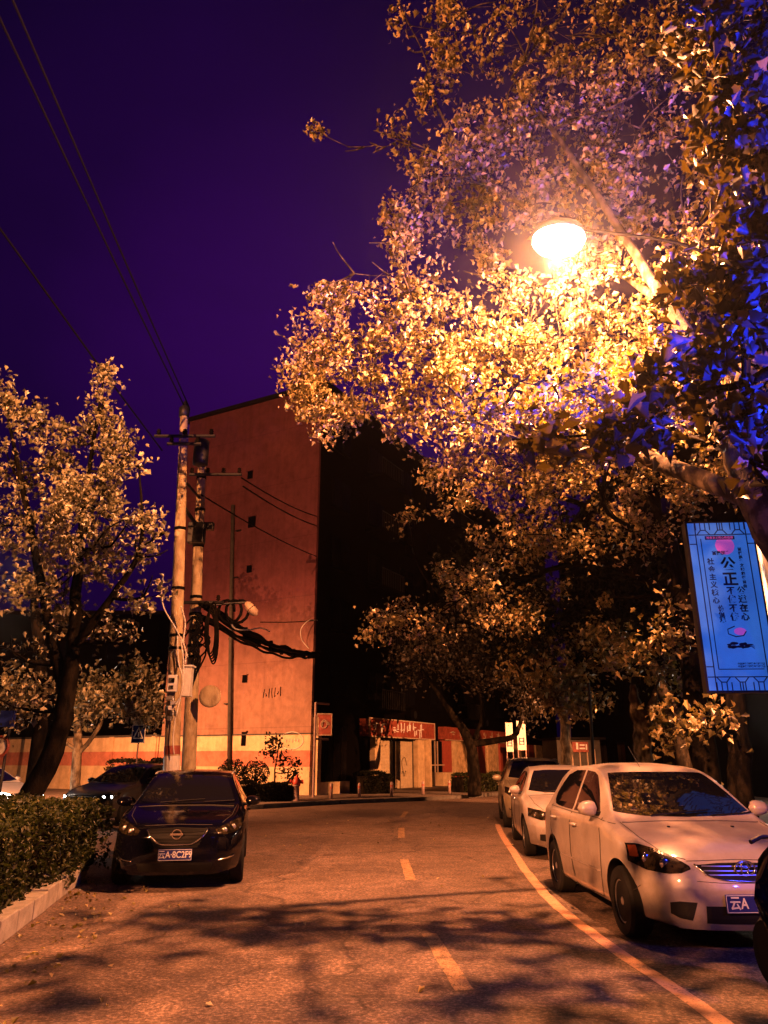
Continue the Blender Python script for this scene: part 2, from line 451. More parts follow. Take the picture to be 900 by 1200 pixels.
def tree(name, label, trunks, blobs, leaf=.13, mat='plane_leaf', bark='bark', group=None, simple=False, keep=None, twig=.007, up=0.0, cl_r=.2, cat='tree', limb_r=.07, lace=0.0):
    """trunks: list of ([points], [radii]); blobs: (centre, radius, clusters, leaves per cluster[, vertical stretch])"""
    base = Vector(trunks[0][0][0])
    root = thing(name, label, cat, base, group=group)
    tb = MB(); nodes_ = []
    for pts, rad in trunks:
        sp = smooth_path(pts, 5)
        rr = np.interp(np.linspace(0, len(pts) - 1, len(sp)), range(len(pts)), rad)
        sp2 = [p + Vector((random.uniform(-1, 1), random.uniform(-1, 1), 0)) * r * .18 for p, r in zip(sp, rr)]
        tb.tube([p - base for p in sp2], list(rr), 10)
        nodes_ += [(p, r) for p, r in zip(sp2, rr)]
    cen = []
    bb = MB()
    for bl in blobs:
        c, r, nc, nl = bl[:4]; st = bl[4] if len(bl) > 4 else .8
        c = Vector(c)
        cand = sorted(nodes_, key=lambda q: (q[0] - c).length + max(0, q[0].z - c.z) * 1.5)[0]
        a = cand[0]; mid = a.lerp(c, .5) + Vector((random.uniform(-.2, .2), random.uniform(-.2, .2), -.12)) * (c - a).length * .5
        path = smooth_path([a, mid, c], 5)
        r0 = min(limb_r, cand[1] * .7, r * .1 + .004)
        bb.tube([p - base for p in path], list(np.linspace(r0, min(.02, r0), len(path))), 6)
        nodes_ += [(p, max(.012, r0 * (1 - .7 * i / len(path)))) for i, p in enumerate(path) if i > 2]
        # secondary limbs
        hubs = [(p, .02) for p in path[4:]]
        for _ in range(max(3, nc // 14)):
            d = Vector((random.gauss(0, 1), random.gauss(0, 1), random.gauss(0, 1) * st + up)).normalized() * r * random.uniform(.5, .95)
            e = c + d; h0 = random.choice(path[4:])
            m2 = h0.lerp(e, .5) + Vector((random.uniform(-1, 1), random.uniform(-1, 1), random.uniform(-1, 1))) * r * .12
            pp = smooth_path([h0, m2, e], 4)
            bb.tube([p - base for p in pp], list(np.linspace(.022, .009, len(pp))), 5)
            hubs += [(p, .01) for p in pp[2:]]
        for _ in range(nc):
            d = Vector((random.gauss(0, 1), random.gauss(0, 1), random.gauss(0, 1))).normalized()
            e = c + Vector((d.x, d.y, d.z * st)) * r * (random.random() ** .45)
            if keep and not keep(e): continue
            if lace and mnoise.noise(e * lace) < -.10 and random.random() < .88: continue
            h = min((hubs[random.randrange(len(hubs))] for _ in range(8)), key=lambda q: (q[0] - e).length)[0]
            m2 = h.lerp(e, .55) + Vector((random.uniform(-.1, .1), random.uniform(-.1, .1), -.05 + up * .1))
            bb.tube([h - base, m2 - base, e - base], [twig * 1.3, twig, twig * .6], 3, cap=False)
            k = max(2, int(nl * random.uniform(.4, 1.5)))
            q = RNG.normal(size=(k, 3)) * cl_r * random.uniform(.6, 1.3)
            tt = RNG.uniform(.35, 1.1, k)[:, None]
            mm = np.array(m2)[None, :] * (1 - tt) + np.array(e)[None, :] * tt
            pts = mm + q
            cen.append(pts)
    cen = np.concatenate(cen)
    if keep: cen = cen[[bool(keep(p)) for p in cen]]
    tb.build('trunk', bark, root, smooth=True)
    bb.build('branches', bark, root, smooth=True, fix=False)
    leaves_mesh('crown', cen - np.array(base)[None, :], leaf, mat, root, simple=simple)
    return root, len(cen)

W_L1, W_L2, W_L3, W_L4, W_BLUE = 12500, 40000, 34000, 26000, 12000
HAZE = .0006
# ------------------------------------------------------------------ cars
def mono(keys):
    xs = [k[0] for k in keys]; ys = [k[1] for k in keys]; n = len(xs)
    d = [(ys[i + 1] - ys[i]) / (xs[i + 1] - xs[i]) for i in range(n - 1)]
    m = [d[0]] + [0 if d[i - 1] * d[i] <= 0 else 2 * d[i - 1] * d[i] / (d[i - 1] + d[i]) for i in range(1, n - 1)] + [d[-1]]
    def f(x):
        if x <= xs[0]: return ys[0]
        if x >= xs[-1]: return ys[-1]
        i = max(j for j in range(n - 1) if xs[j] <= x)
        h = xs[i + 1] - xs[i]; t = (x - xs[i]) / h
        return ((2 * t ** 3 - 3 * t * t + 1) * ys[i] + (t ** 3 - 2 * t * t + t) * h * m[i] + (-2 * t ** 3 + 3 * t * t) * ys[i + 1] + (t ** 3 - t * t) * h * m[i + 1])
    return f

class Car:
    """body lofted from cross sections; a = distance behind the nose, y = to the side, z = up. Local frame: +x forward, origin mid-length."""
    def __init__(s, L, W, H, top, belt, wplan, roof_w, clear, wheels, wr, nose, tail, kn=.38, kt=.30, rake=None):
        s.L, s.W, s.H = L, W, H
        s.top, s.belt, s.wp = mono(top), mono(belt), mono(wplan)
        s.rw, s.cl, s.wh, s.wr = roof_w, clear, wheels, wr
        s.nose, s.tail, s.kn, s.kt = mono(nose), mono(tail), kn, kt
        s.solid()
    def section(s, a):
        w = s.W / 2 * s.wp(a); zt = s.top(a); zb = min(s.belt(a), zt - .055)
        g = max(0, min(1, (zt - s.belt(a)) / (s.H - s.belt(a) + 1e-6)))
        cl = s.cl
        yc = .90 * w * (1 - g) + s.rw * g
        ze = zt - (.030 + .055 * g)
        pts = [(0, cl), (.8 * w, cl), (.95 * w, cl + .035), (.985 * w, cl + .16), (w, .50), (w, .36 + .45 * (zb - .3)), (.985 * w, zb - .07), (.955 * w, zb - .015)]
        yb = .935 * w
        for t in (.12, .5, .88): pts.append((yb + (yc - yb) * t, zb + (ze - zb) * t + (.0 if g < .1 else .006 * math.sin(math.pi * t))))
        pts += [(yc * .96, ze + (zt - ze) * .45), (yc * .84, zt - .022 - .01 * g), (yc * .45, zt - .006), (0, zt)]
        P_ = [Vector((p[0], p[1])) for p in pts]
        out = []
        for i in range(len(P_) - 1):
            p0 = P_[max(0, i - 1)]; p1 = P_[i]; p2 = P_[i + 1]; p3 = P_[min(len(P_) - 1, i + 2)]
            for k in range(4):
                t = k / 4
                c = .5 * ((2 * p1) + (p2 - p0) * t + (2 * p0 - 5 * p1 + 4 * p2 - p3) * t * t + (3 * p1 - p0 - 3 * p2 + p3) * t ** 3)
                if i <= 1: c = p1.lerp(p2, t)
                out.append((max(0, c.x), c.y))
        out.append((P_[-1].x, P_[-1].y))
        return out
    def deform(s, a, y, z):
        r = min(1.15, abs(y) / (s.W / 2))
        a0 = a
        if a < 1.0: a0 = a + (1 - a) ** 2 * (s.nose(z) + s.kn * r ** 3.5)
        if a > s.L - .9:
            q = s.L - a; w = ((.9 - q) / .9) ** 2
            a0 = a - w * (s.tail(z) + s.kt * r ** 3.5)
        return Vector((s.L / 2 - a0, y, z))
    def solid(s):
        st = [s.L * i / 96 for i in range(97)]
        rows = []
        secs = [s.section(a) for a in st]
        n = len(secs[0])
        for a, sec in zip(st, secs):
            ring = [s.deform(a, y, z) for y, z in sec] + [s.deform(a, -y, z) for y, z in sec[-2:0:-1]]
            rows.append(ring)
        m = len(rows[0]); vs = [p for r in rows for p in r]
        fs = [(i * m + k, i * m + (k + 1) % m, (i + 1) * m + (k + 1) % m, (i + 1) * m + k) for i in range(96) for k in range(m)]
        mb = MB(); mb.add(vs, fs)
        for a, sec in ((0, secs[0]), (s.L, secs[-1])):     # end caps as grids
            g = []
            for (y, z) in sec: g.append([s.deform(a, y * t, z) for t in [-1 + 2 * q / 16 for q in range(17)]])
            mb.grid(g)
        me = bpy.data.meshes.new('tmp'); me.from_pydata(mb.v, [], mb.f)
        bm = bmesh.new(); bm.from_mesh(me)
        bmesh.ops.remove_doubles(bm, verts=bm.verts, dist=.0006)
        bmesh.ops.dissolve_degenerate(bm, edges=bm.edges, dist=.0005)
        bmesh.ops.recalc_face_normals(bm, faces=bm.faces)
        s.bvh = BVHTree.FromBMesh(bm)
        bm.to_mesh(me); bm.free(); s.me = me
    # projections on the solid
    def hit(s, o, d, off):
        loc, nor, idx, dist = s.bvh.ray_cast(Vector(o), Vector(d))
        if loc is None: return None
        if nor.dot(Vector(d)) > 0: nor = -nor
        return loc + nor * off
    def fr(s, y, z, off=.004):
        for k in range(12):
            h = s.hit((s.L / 2 + 1, y * (1 - .004 * k), z), (-1, 0, 0), off)
            if h is not None: return h
        return Vector((s.L / 2, y, z))
    def rr(s, y, z, off=.004):
        return s.hit((-s.L / 2 - 1, y, z), (1, 0, 0), off) or Vector((-s.L / 2, y, z))
    def sd(s, a, z, side, off=.004):
        return s.hit((s.L / 2 - a, side * 2, z), (0, -side, 0), off) or Vector((s.L / 2 - a, side * s.W / 2, z))
    def tp(s, a, y, off=.004):
        return s.hit((s.L / 2 - a, y, 3), (0, 0, -1), off) or Vector((s.L / 2 - a, y, s.H))
    @staticmethod
    def rs(poly, n):
        """resample polyline to n points"""
        ps = [Vector(p) for p in poly]; L = [0]
        for i in range(1, len(ps)): L.append(L[-1] + (ps[i] - ps[i - 1]).length)
        out = []
        for k in range(n):
            t = L[-1] * k / (n - 1); i = max(j for j in range(len(ps) - 1) if L[j] <= t + 1e-9) if t < L[-1] else len(ps) - 2
            u = (t - L[i]) / max(1e-9, L[i + 1] - L[i]); out.append(ps[i].lerp(ps[i + 1], min(1, u)))
        return out
    def patch(s, fn, topl, botl, n=22, rows=12, off=.004, thick=.0):
        T = s.rs(topl, n); B = s.rs(botl, n)
        return [[fn(*(T[k].lerp(B[k], r / (rows - 1))), off) for k in range(n)] for r in range(rows)]
    def patch_obj(s, name, mat, parent, fn, topl, botl, off=.004, n=22, rows=12):
        mb = MB(); g = s.patch(fn, topl, botl, n, rows, off); mb.grid(g)
        # skirt back into the body so that it has an edge
        g2 = s.patch(fn, topl, botl, n, rows, -.012)
        bd = [(0, k) for k in range(n)] + [(r, n - 1) for r in range(1, rows)] + [(rows - 1, k) for k in range(n - 2, -1, -1)] + [(r, 0) for r in range(rows - 2, 0, -1)]
        ring = [g[r][k] for r, k in bd] + [g[0][0]]; ring2 = [g2[r][k] for r, k in bd] + [g2[0][0]]
        mb.grid([ring, ring2])
        return mb.build(name, mat, parent, smooth=False)
    def line(s, mb, fn, pts, r=.004, n=24, off=.001):
        q = s.rs(pts, n); mb.tube([fn(p[0], p[1], off) for p in q], r, 5)

def wheel(parent, x, y, side, r, w, rim='rim_metal', spokes=7):
    wh = thing('wheel', None, None, (x, y, r)); wh.parent = parent
    Mx = Matrix.Rotation(R(-90 * side), 3, 'X')
    t = MB(); ri = r * .64
    t.lathe([(ri, -w / 2), (r * .93, -w / 2), (r, -w * .36), (r, w * .36), (r * .93, w / 2), (ri, w / 2), (ri - .01, w / 2 - .02)], n=36, M=Mx)
    t.build('tyre', 'rubber', wh, smooth=False)
    m = MB(); z = w / 2 - .015
    m.lathe([(ri - .004, -w * .3), (ri, z - .02), (ri + .004, z), (ri - .018, z), (ri - .03, z - .03), (ri - .035, z - .09)], n=36, M=Mx)
    m.lathe([(.001, z - .05), (.05, z - .05), (.055, z - .02), (.03, z), (.001, z)], n=16, M=Mx)
    for k in range(spokes):
        a = 2 * math.pi * k / spokes
        d = Vector((math.cos(a), math.sin(a), 0)); p = Vector((-d.y, d.x, 0))
        v = [Vector(), ] 
        q = []
        for (rad, hw) in ((.04, .028), (ri - .02, .019)):
            for sg in (-1, 1):
                for zz in (z - .035, z - .012): q.append(Mx @ (d * rad + p * hw * sg + Vector((0, 0, zz))))
        m.add(q, [(0, 1, 3, 2), (4, 6, 7, 5), (0, 4, 5, 1), (2, 3, 7, 6), (0, 2, 6, 4), (1, 5, 7, 3)])
    m.build('rim', rim, wh)
    d = MB(); d.lathe([(.001, z - .1), (ri - .02, z - .1), (ri - .02, z - .095), (.001, z - .095)], n=24, M=Mx)
    d.build('brake_disc', 'black_plastic', wh)
    return wh

def build_car(name, label, spec, paint, loc, head, group, glass='car_glass', detail=None):
    """head = (dx, dy) heading of the nose"""
    rz = math.atan2(head[1], head[0])
    root = thing(name, label, 'car', loc, rz, group)
    c = spec
    body = bpy.data.objects.new('body', c.me.copy()); COL.objects.link(body); body.parent = root
    # wheel arches cut out of the body
    cut = MB()
    for a in c.wh:
        for sd in (-1, 1):
            cut.lathe([(.001, 0), (c.wr + .055, 0), (c.wr + .055, .45), (.001, .45)], (c.L / 2 - a, sd * (c.W / 2 + .12), c.wr + .01), 40, Matrix.Rotation(R(90 * sd), 3, 'X'))
    co = cut.build('cutter', 'black_plastic')
    md = body.modifiers.new('arch', 'BOOLEAN'); md.object = co; md.operation = 'DIFFERENCE'; md.solver = 'EXACT'
    bpy.context.view_layer.update()
    bob = bpy.data.objects.new('t2', c.me); COL.objects.link(bob)
    md2 = bob.modifiers.new('arch', 'BOOLEAN'); md2.object = co; md2.operation = 'DIFFERENCE'; md2.solver = 'EXACT'
    bpy.context.view_layer.update()
    dg = bpy.context.evaluated_depsgraph_get()
    me = bpy.data.meshes.new_from_object(bob.evaluated_get(dg))
    body.modifiers.clear(); body.data = me
    COL.objects.unlink(bob); bpy.data.objects.remove(bob); COL.objects.unlink(co); bpy.data.objects.remove(co)
    me.materials.clear(); me.materials.append(MATS[paint]); me.materials.append(MATS['black_plastic'])
    for p in me.polygons:
        p.use_smooth = True; p.material_index = 0
        ce = p.center
        for a in c.wh:
            dd = math.hypot(ce.x - (c.L / 2 - a), ce.z - c.wr - .01)
            if dd < c.wr + .050 or (abs(dd - c.wr - .055) < .006 and abs(p.normal.y) < .5): p.material_index = 1; p.use_smooth = False
    try: me.set_sharp_from_angle(angle=R(38))
    except Exception: pass
    for a in c.wh:
        for sd in (-1, 1):
            wheel(root, c.L / 2 - a, sd * (c.W / 2 - .11), sd, c.wr, .2)
    detail(c, root, paint, glass)
    return root

def mirror(parent, c, a, z, sd, paint, out=.2):
    p = c.sd(a, z, sd, 0)
    m = MB(); o = MB()
    # housing: rounded shell, wider than tall
    rows = []
    cx, cy, cz = p.x + .02, p.y + sd * (out * .62), p.z + .055
    for i in range(9):
        t = -1 + 2 * i / 8; rr = math.sqrt(max(0, 1 - abs(t) ** 2.6)) 
        ring = []
        for k in range(16):
            an = 2 * math.pi * k / 16
            ring.append(Vector((cx + .075 * rr * math.cos(an) * (1.0 if math.cos(an) > 0 else .55), cy + t * out * .5, cz + .075 * rr * math.sin(an) * (1 - .15 * t * sd))))
        rows.append(ring + [ring[0]])
    m.grid(rows)
    g = MB(); g.tube([p - Vector((0, sd * .03, 0)), Vector((cx, cy - sd * out * .25, cz - .05))], [.028, .02], 8)
    h = m.build('mirror', paint, parent, smooth=True)
    g.build('mirror_stem', 'black_plastic', h)
    q = MB(); q.box((cx - .044, cy, cz), (.006, out * .78, .11)); q.build('mirror_glass', 'chrome', h)

def plate(parent, c, z, text, w=.44, h=.14, y=0.0, rear=False, region='云'):
    p = c.fr(y, z, .012)
    fw = Vector((c.L / 2, y, z)); x = max(c.fr(y, z + h / 2, .012).x, c.fr(y, z - h / 2, .012).x, c.fr(y + w / 2, z, .012).x)
    m = MB(); m.box((x + .004, y, z), (.012, w, h)); pl = m.build('number_plate', 'plate_blue', parent, bevel=.004)
    e = MB()
    for (dy, dz, a, b) in ((0, h / 2 - .007, w - .012, .005), (0, -h / 2 + .007, w - .012, .005), (w / 2 - .007, 0, .005, h - .012), (-w / 2 + .007, 0, .005, h - .012)):
        e.box((x + .0112, y + dy, z + dz), (.0025, a, b))
    e.build('plate_border', 'plate_white', pl)
    # local frame seen from the front: right = +y
    if not text: return pl
    al = 'LEFT' if len(text) < 4 else 'CENTER'
    M = frame_m((x + .0125, y - (w / 2 - .03 if al == 'LEFT' else 0), z), (0, 1, 0), (0, 0, 1))
    text_part('plate_lettering', text, h * .80, 'plate_white', pl, M, .0015, xs=.80, bold=.002, align=al)
    return pl

def detail_compact(c, root, paint, glass):
    # windscreen and rear window (a, y)
    po = c.patch_obj
    po('windscreen', glass, root, c.tp, [(1.83, -.50), (1.79, -.3), (1.77, 0), (1.79, .3), (1.83, .50)], [(1.22, -.67), (1.13, -.4), (1.09, 0), (1.13, .4), (1.22, .67)], n=30, rows=14)
    po('rear_window', glass, root, c.tp, [(3.26, -.48), (3.28, 0), (3.26, .48)], [(3.66, -.58), (3.70, 0), (3.66, .58)], n=20, rows=8)
    for sd in (1, -1):
        f = lambda a, z, off: c.sd(a, z, sd, off)
        w1 = po('door_window', glass, root, f, [(1.42, 1.03), (1.62, 1.20), (1.86, 1.365), (2.0, 1.40), (2.28, 1.415)], [(1.42, 1.0), (1.62, .985), (1.86, .985), (2.0, .985), (2.28, .985)], n=18, rows=8)
        w2 = po('door_window', glass, root, f, [(2.36, 1.415), (2.7, 1.41), (2.98, 1.355), (3.12, 1.25), (3.22, 1.13)], [(2.36, .985), (2.7, .99), (2.98, 1.0), (3.12, 1.01), (3.22, 1.06)], n=18, rows=8)
        s = MB()
        c.line(s, f, [(1.28, .97), (1.22, .8), (1.24, .5), (1.30, .25), (2.24, .22), (2.32, .5), (2.33, .96)], .006)
        c.line(s, f, [(2.33, .96), (2.32, .4), (2.30, .22), (2.85, .25), (3.05, .55), (3.22, .72), (3.26, 1.0)])
        c.line(s, f, [(1.0, .935), (1.45, .965), (2.3, .965), (3.3, .985)], .004)
        c.line(s, f, [(.62, .43), (.52, .42), (.42, .48)], .003, 8)
        s.build('door_seams', 'seam', root, fix=False)
        for a, z in ((2.12, .845), (3.0, .86)):
            h = MB(); q = [c.sd(a + d, z, sd, o) for d, o in ((-.08, .006), (-.05, .035), (.05, .035), (.08, .006))]
            h.tube(q, [.014, .016, .016, .014], 8); h.build('door_handle', paint, root, smooth=True)
        h = MB(); c.line(h, f, [(1.3, .48), (2.8, .48)], .014, 20); h.build('side_moulding', paint, root, smooth=True)
        # headlight: a swept almond round the corner
        q = lambda y, z, off: c.fr(y, z, off)
        hl = po('headlight', 'headlamp_glass', root, q, [(sd * .42, .665), (sd * .50, .725), (sd * .60, .775), (sd * .70, .805), (sd * .775, .80)],
                [(sd * .42, .645), (sd * .50, .61), (sd * .60, .60), (sd * .70, .61), (sd * .785, .66)], off=.006, n=20, rows=8)
        b = MB()
        for yy, zz, r in ((.58, .675, .05), (.68, .70, .042)):
            p = c.fr(sd * yy, zz, -.0); b.lathe([(.001, .014), (r * .6, .012), (r, .006), (r, 0)], p, 20, Matrix.Rotation(R(90), 3, 'Y'))
        b.build('reflector', 'chrome', hl, smooth=True)
        po('indicator', 'orange_glass', hl, q, [(sd * .715, .79), (sd * .765, .785)], [(sd * .72, .70), (sd * .77, .70)], off=.009, n=6, rows=5)
        po('fog_lamp', 'black_plastic', root, q, [(sd * .42, .40), (sd * .54, .40), (sd * .60, .385)], [(sd * .46, .26), (sd * .54, .27), (sd * .60, .30)], off=.003, n=10, rows=6)
        mirror(root, c, 1.42, 1.0, sd, paint)
        rp = lambda y, z, off: c.rr(y, z, off)
        po('tail_light', 'tail_red', root, rp, [(sd * .5, .92), (sd * .74, .90)], [(sd * .54, .72), (sd * .76, .72)], n=10, rows=8)
    fq = lambda y, z, off: c.fr(y, z, off)
    g = po('grille', 'black_plastic', root, fq, [(-.37, .675), (-.2, .69), (0, .695), (.2, .69), (.37, .675)], [(-.30, .60), (-.2, .575), (0, .565), (.2, .575), (.30, .60)], off=.003)
    m = MB()
    for z in (.605, .635, .665): c.line(m, fq, [(-.33, z), (.33, z)], .006, 20, .008)
    m.build('grille_bars', 'rim_metal', g, fix=False)
    m = MB(); c.line(m, fq, [(-.38, .675), (-.31, .60), (-.2, .572), (0, .56), (.2, .572), (.31, .60), (.38, .675)], .008, 30, .008)
    m.build('grille_trim', 'chrome', g, smooth=True)
    # ring badge: oval ring with an inner cross of two ovals
    e = MB(); p = c.fr(0, .645, .03)
    def oval(a_, b_, ox, oz, r):
        e.tube([p + Vector((0, ox + a_ * math.cos(t), oz + b_ * math.sin(t))) for t in [2 * math.pi * k / 24 for k in range(25)]], r, 6)
    oval(.085, .056, 0, 0, .008); oval(.03, .052, 0, 0, .005); oval(.058, .022, 0, .026, .005)
    e.build('badge', 'chrome', root, smooth=True)
    po('lower_grille', 'black_plastic', root, fq, [(-.36, .375), (0, .38), (.36, .375)], [(-.36, .245), (0, .24), (.36, .245)], off=.003)
    s = MB()
    c.line(s, lambda a, y, off: c.tp(a, y, off), [(1.02, -.66), (.98, 0), (1.02, .66)], .006, 30)
    for sd in (1, -1):
        c.line(s, lambda a, y, off: c.tp(a, y, off), [(1.02, sd * .68), (.6, sd * .66), (.3, sd * .55), (.2, sd * .42)], .004)
    c.line(s, fq, [(-.42, .70), (-.2, .71), (0, .715), (.2, .71), (.42, .70)], .004)
    c.line(s, fq, [(-.40, .56), (-.2, .55), (0, .55), (.2, .55), (.40, .56)], .003)
    s.build('bonnet_seam', 'seam', root, fix=False)
    w = MB()
    for y0, y1 in ((-.35, .25), (.25, .68)):
        c.line(w, lambda a, y, off: c.tp(a, y, off), [(1.10, y0), (1.18, y1)], .008, 12, .018)
    w.build('wiper', 'black_plastic', root, fix=False)
    nz = MB()
    for y in (-.3, .3): nz.box(c.tp(.8, y, .008), (.03, .02, .012))
    nz.build('washer_nozzle', 'black_plastic', root)
    plate(root, c, .40, '云A', y=0)
    a = MB(); p = c.tp(1.95, -.1); a.tube([p, p + Vector((-.3, 0, .22))], .003, 5); a.build('aerial', 'black_plastic', root)
    k = MB(); k.box((c.L / 2 - 1.25, 0, 1.02), (.3, .01, .01))

compact = Car(4.15, 1.66, 1.50,
    top=[(0, .66), (.06, .72), (.16, .775), (.45, .86), (.85, .935), (1.08, .985), (1.2, 1.05), (1.5, 1.25), (1.78, 1.405), (2.05, 1.47), (2.5, 1.50), (2.95, 1.475), (3.25, 1.39), (3.5, 1.21), (3.72, 1.07), (3.95, 1.045), (4.08, 1.0), (4.15, .93)],
    belt=[(0, .60), (.3, .76), (.8, .89), (1.2, .95), (2.3, .965), (3.3, .98), (3.8, .96), (4.15, .86)],
    wplan=[(0, .80), (.15, .88), (.45, .965), (.9, .995), (1.6, 1), (3.0, .995), (3.6, .965), (3.95, .90), (4.15, .82)],
    roof_w=.575, clear=.19, wheels=(.78, 3.15), wr=.295,
    nose=[(.15, .07), (.3, .015), (.48, 0), (.56, .02), (.64, .06), (.75, .12), (1, .16)], tail=[(.2, .05), (.5, 0), (.7, .03), (1, .1)], kn=.50)

def detail_suv(c, root, paint, glass):
    po = c.patch_obj
    po('windscreen', glass, root, c.tp, [(2.02, -.52), (1.97, 0), (2.02, .52)], [(1.36, -.70), (1.27, -.4), (1.23, 0), (1.27, .4), (1.36, .70)], n=30, rows=14)
    po('rear_window', glass, root, c.tp, [(3.86, -.5), (3.9, 0), (3.86, .5)], [(4.12, -.56), (4.16, 0), (4.12, .56)], n=16, rows=6)
    fq = lambda y, z, off: c.fr(y, z, off)
    for sd in (1, -1):
        f = lambda a, z, off: c.sd(a, z, sd, off)
        po('door_window', glass, root, f, [(1.6, 1.08), (1.85, 1.27), (2.1, 1.42), (2.5, 1.46)], [(1.6, 1.06), (1.85, 1.04), (2.1, 1.04), (2.5, 1.04)], n=16, rows=8)
        po('door_window', glass, root, f, [(2.58, 1.46), (3.0, 1.45), (3.4, 1.40)], [(2.58, 1.04), (3.0, 1.05), (3.4, 1.07)], n=16, rows=8)
        s = MB()
        c.line(s, f, [(1.4, 1.0), (1.36, .8), (1.4, .3), (2.5, .27), (2.54, .6), (2.55, 1.03)])
        c.line(s, f, [(2.55, 1.03), (2.5, .27), (3.0, .3), (3.25, .6), (3.45, .9), (3.5, 1.06)])
        s.build('door_seams', 'seam', root, fix=False)
        for a, z in ((2.35, .93), (3.2, .95)):
            h = MB(); q = [c.sd(a + d, z, sd, o) for d, o in ((-.08, .006), (-.05, .035), (.05, .035), (.08, .006))]
            h.tube(q, [.014, .016, .016, .014], 8); h.build('door_handle', paint, root, smooth=True)
        hl = po('headlight', 'headlamp_glass', root, fq, [(sd * .50, .80), (sd * .62, .855), (sd * .74, .91), (sd * .83, .935)],
                [(sd * .52, .745), (sd * .62, .735), (sd * .74, .745), (sd * .845, .80)], off=.006, n=18, rows=8)
        b = MB()
        for yy, zz, r in ((.62, .79, .04), (.73, .82, .04)):
            p = c.fr(sd * yy, zz, .0); b.lathe([(.001, .014), (r * .6, .012), (r, .006), (r, 0)], p, 20, Matrix.Rotation(R(90), 3, 'Y'))
        b.build('reflector', 'rim_metal', hl, smooth=True)
        fl = MB(); c.line(fl, fq, [(sd * .56, .405), (sd * .68, .42), (sd * .76, .45)], .013, 12, .01); fl.build('fog_trim', 'chrome', root, smooth=True)
        mirror(root, c, 1.6, 1.06, sd, paint, .24)
        rl = MB(); rl.tube([c.tp(a, sd * .60, .03) for a in (2.1, 2.4, 3.0, 3.5, 3.8)], .014, 8); rl.build('roof_rail', 'grey_metal', root, smooth=True)
        po('tail_light', 'tail_red', root, lambda y, z, off: c.rr(y, z, off), [(sd * .5, 1.0), (sd * .8, .98)], [(sd * .5, .86), (sd * .82, .84)], n=10, rows=6)
    g = po('grille', 'seat_black', root, fq, [(-.40, .82), (0, .84), (.40, .82)], [(-.28, .58), (0, .57), (.28, .58)], off=.003)
    m = MB()
    for z in (.62, .66, .70, .74, .78): c.line(m, fq, [(-.30 - (z - .6) * .4, z), (.30 + (z - .6) * .4, z)], .005, 16, .007)
    m.build('grille_bars', 'seat_black', g, fix=False)
    m = MB(); c.line(m, fq, [(-.40, .80), (-.36, .74), (-.26, .655), (-.19, .625), (0, .62), (.19, .625), (.26, .655), (.36, .74), (.40, .80)], .014, 40, .014)
    m.build('grille_trim', 'chrome', g, smooth=True)
    e = MB(); p = c.fr(0, .745, .03)
    e.tube([p + Vector((0, .062 * math.cos(t), .062 * math.sin(t))) for t in [2 * math.pi * k / 24 for k in range(25)]], .009, 6)
    e.box(p + Vector((.004, 0, 0)), (.014, .17, .026)); e.build('badge', 'chrome', root)
    po('lower_grille', 'seat_black', root, fq, [(-.5, .38), (0, .385), (.5, .38)], [(-.46, .27), (0, .26), (.46, .27)], off=.003)
    s = MB()
    c.line(s, lambda a, y, off: c.tp(a, y, off), [(1.16, -.7), (1.12, 0), (1.16, .7)], .006, 30)
    for sd in (1, -1): c.line(s, lambda a, y, off: c.tp(a, y, off), [(1.16, sd * .74), (.6, sd * .70), (.3, sd * .58)], .004)
    c.line(s, fq, [(-.45, .86), (0, .875), (.45, .86)], .004)
    s.build('bonnet_seam', 'seam', root, fix=False)
    w = MB()
    for y0, y1 in ((-.4, .25), (.25, .7)): c.line(w, lambda a, y, off: c.tp(a, y, off), [(1.26, y0), (1.34, y1)], .008, 12, .018)
    w.build('wiper', 'black_plastic', root, fix=False)
    if root['label'].startswith('black'): plate(root, c, .49, '云A·8C2F9', h=.15)
    else: plate(root, c, .50, None)

suv = Car(4.38, 1.81, 1.60,
    top=[(0, .78), (.06, .85), (.2, .91), (.6, 1.0), (1.0, 1.06), (1.24, 1.10), (1.36, 1.16), (1.7, 1.38), (2.0, 1.52), (2.3, 1.58), (2.8, 1.60), (3.4, 1.565), (3.85, 1.50), (4.05, 1.35), (4.2, 1.12), (4.3, 1.05), (4.38, 1.0)],
    belt=[(0, .70), (.3, .86), (.8, .96), (1.3, 1.03), (2.5, 1.05), (3.4, 1.08), (4.0, 1.06), (4.38, .92)],
    wplan=[(0, .80), (.15, .88), (.45, .965), (.9, .995), (1.6, 1), (3.2, .995), (3.9, .965), (4.2, .92), (4.38, .86)],
    roof_w=.62, clear=.22, wheels=(.87, 3.52), wr=.345,
    nose=[(.2, .07), (.35, .01), (.5, 0), (.7, .01), (.8, .05), (.9, .10), (1.1, .14)], tail=[(.2, .05), (.5, 0), (.8, .03), (1.1, .08)], kn=.42, kt=.22)

